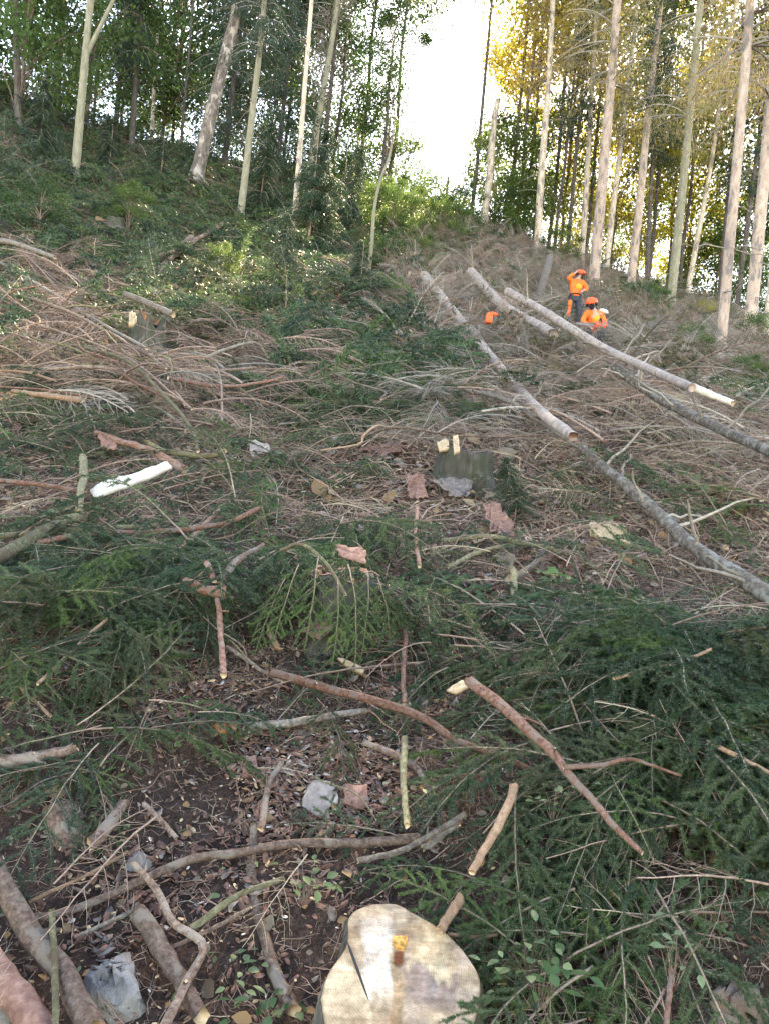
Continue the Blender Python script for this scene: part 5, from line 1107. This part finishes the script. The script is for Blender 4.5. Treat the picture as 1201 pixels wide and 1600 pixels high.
    sx = fw.cross(up).normalized()
    for s_ in (-1, 1): ellipsoid('ear_muff', h + sx * .12 * s_ - up * .01, (.035, .045, .05), 'black', t, None, q)
    ellipsoid('nose', h + fw * .095 - up * .03, (.014, .02, .022), 'skin', t, None, q)
    for s_ in (-1, 1): ellipsoid('eye', h + fw * .085 + sx * .032 * s_ + up * .0, (.012, .01, .008), 'black', t, None, q)
    ellipsoid('mouth', h + fw * .085 - up * .065, (.025, .01, .006), 'bark_inner', t, None, q)
    for f_ in extras: f_(t, P, idx, up, fw)
    return t
b = hit(893, 512)
def leg_panel(t, P, idx, up, fw):
    a_, k_, n_ = P[idx['hipl']], P[idx['knl']], P[idx['anl']]; o_ = Vector((-.045, -.05, 0)); skin_bm('orange_leg_panel', [a_ + o_ - Vector((0, 0, .06)), k_ + o_ + Vector((0, -.01, 0)), n_ + o_ + Vector((0, 0, .2))], [(0, 1), (1, 2)], [.08, .06, .05], 'hivis', t, 2, 1)
def vest(t, P, idx, up, fw):
    a_, c_ = P[idx['waist']], P[idx['chest']]; o_ = fw * .05 if fw.y > -.3 else Vector((.03, -.05, 0)); skin_bm('chest_panel', [a_ + o_, c_ + o_], [(0, 1)], [.13, .155], 'hivis_yellow', t, 2, 0)
def belt(t, P, idx, up, fw):
    c_ = P[idx['pelvis']] + Vector((0, 0, .07)); n = 24; th = np.linspace(0, 2 * math.pi, n + 1); mb = MB(); tube(mb, np.stack([np.cos(th) * .165, np.sin(th) * .155, 0 * th], 1) + np.array(c_), .022, 6); link('belt', mb.mesh('belt', ['black']), t)
worker(b + Vector((0, 0, .02)), 0, dict(pelvis=(0, 0, .95), waist=(.01, 0, 1.12), chest=(.03, .0, 1.38), neck=(.05, 0, 1.54), head=(.08, -.01, 1.64), crown=(.1, -.01, 1.76), shl=(-.15, 0, 1.44), ell=(-.3, -.1, 1.5), wrl=(-.1, -.13, 1.66), shr=(.22, 0, 1.42), elr=(.34, -.05, 1.22), wrr=(.2, -.2, 1.12), hipl=(-.1, 0, .9), knl=(-.13, -.06, .5), anl=(-.14, .02, .1), tol=(-.17, -.16, .05), hipr=(.1, 0, .9), knr=(.16, -.03, .5), anr=(.2, .04, .12), tor=(.24, -.12, .05), face=(.6, -.75, -.15)),
       'standing worker in orange helmet and jacket raising one arm to the face', [leg_panel, vest, belt])
b = hit(917, 548)
def pack(t, P, idx, up, fw):
    c_ = P[idx['shr']] + Vector((.07, .03, .1)); ellipsoid('pale_shoulder_bundle', c_, (.13, .08, .06), 'grey_cloth', t, None, Euler((0, .25, 0)))
worker(b + Vector((0, 0, .12)), 0, dict(pelvis=(.16, .25, .42), waist=(.14, .14, .58), chest=(.08, -.02, .82), neck=(.0, -.1, .96), head=(-.04, -.15, 1.06), crown=(-.05, -.13, 1.19), shl=(-.14, -.06, .84), ell=(-.26, -.2, .58), wrl=(-.12, -.38, .42), shr=(.27, .0, .86), elr=(.36, -.15, .6), wrr=(.2, -.36, .42), hipl=(.04, .22, .4), knl=(-.12, -.12, .46), anl=(-.1, .05, .06), tol=(-.12, -.14, .03), hipr=(.27, .25, .4), knr=(.34, -.1, .44), anr=(.32, .08, .06), tor=(.34, -.12, .03), face=(-.2, -.8, -.5)),
       'crouching worker in orange helmet bent over the straight felled trunk', [vest, pack])
# chainsaw in front of the crouching worker
s0 = b + Vector((.02, -.42, .5)); cs_ = thing('chainsaw', 'chainsaw held low by the crouching worker', 'chainsaw', s0)
mb = MB(); tube(mb, [[-.02, 0, 0], [.0, 0, 0], [.22, 0, 0], [.24, 0, 0]], [.05, .085, .08, .05], 8, 0, cap=0); link('motor_body', mb.mesh('motor_body', ['helmet']), cs_)
mb = MB(); V = np.array([[-.03, -.004, -.03], [-.42, -.004, -.03], [-.46, -.004, 0], [-.42, -.004, .03], [-.03, -.004, .03]]); W = V + [0, .008, 0]; mb.add(np.vstack([V, W]), [[i, (i + 1) % 5, 5 + (i + 1) % 5, 5 + i] for i in range(5)]); mb.ngon(range(5)); mb.ngon(reversed(range(5, 10))); link('guide_bar', mb.mesh('guide_bar', ['stone'], False), cs_)
mb = MB(); th = np.linspace(0, math.pi, 10); tube(mb, np.stack([.1 + 0 * th, np.cos(th) * .1, np.sin(th) * .16], 1), .014, 6, 0, cap=0); link('handle', mb.mesh('handle', ['black']), cs_)
# orange canister with spout in the brush
c = hit(762, 506, .85); ct = thing('fuel_canister', 'small bright orange container sticking out of the grey brush', 'container', c)
mb = MB(); q = c.y / FPX; w_, h_, d_ = 5 * q, 17 * q, .09
pr = [(-w_, 0), (w_, 0), (w_, h_ * .7), (w_ * .6, h_ * .95), (-w_ * .3, h_), (-w_, h_ * .85)]
V = [[a_, -d_, b_] for a_, b_ in pr] + [[a_ * .9, d_, b_] for a_, b_ in pr]; n = len(pr); mb.add(V, [[i, (i + 1) % n, n + (i + 1) % n, n + i] for i in range(n)]); mb.ngon(reversed(range(n))); mb.ngon(range(n, 2 * n)); o = link('container_body', mb.mesh('container_body', ['canister'], False), ct)
bv = o.modifiers.new('bevel', 'BEVEL'); bv.width = .02; bv.segments = 2
mb = MB(); tube(mb, [[w_ * .3, 0, h_ * .9], [w_ * 1.2, 0, h_ * .95], [w_ * 2.4, 0, h_ * .9]], [.05, .035, .025], 8, 0, cap=0); link('spout', mb.mesh('spout', ['canister']), ct)
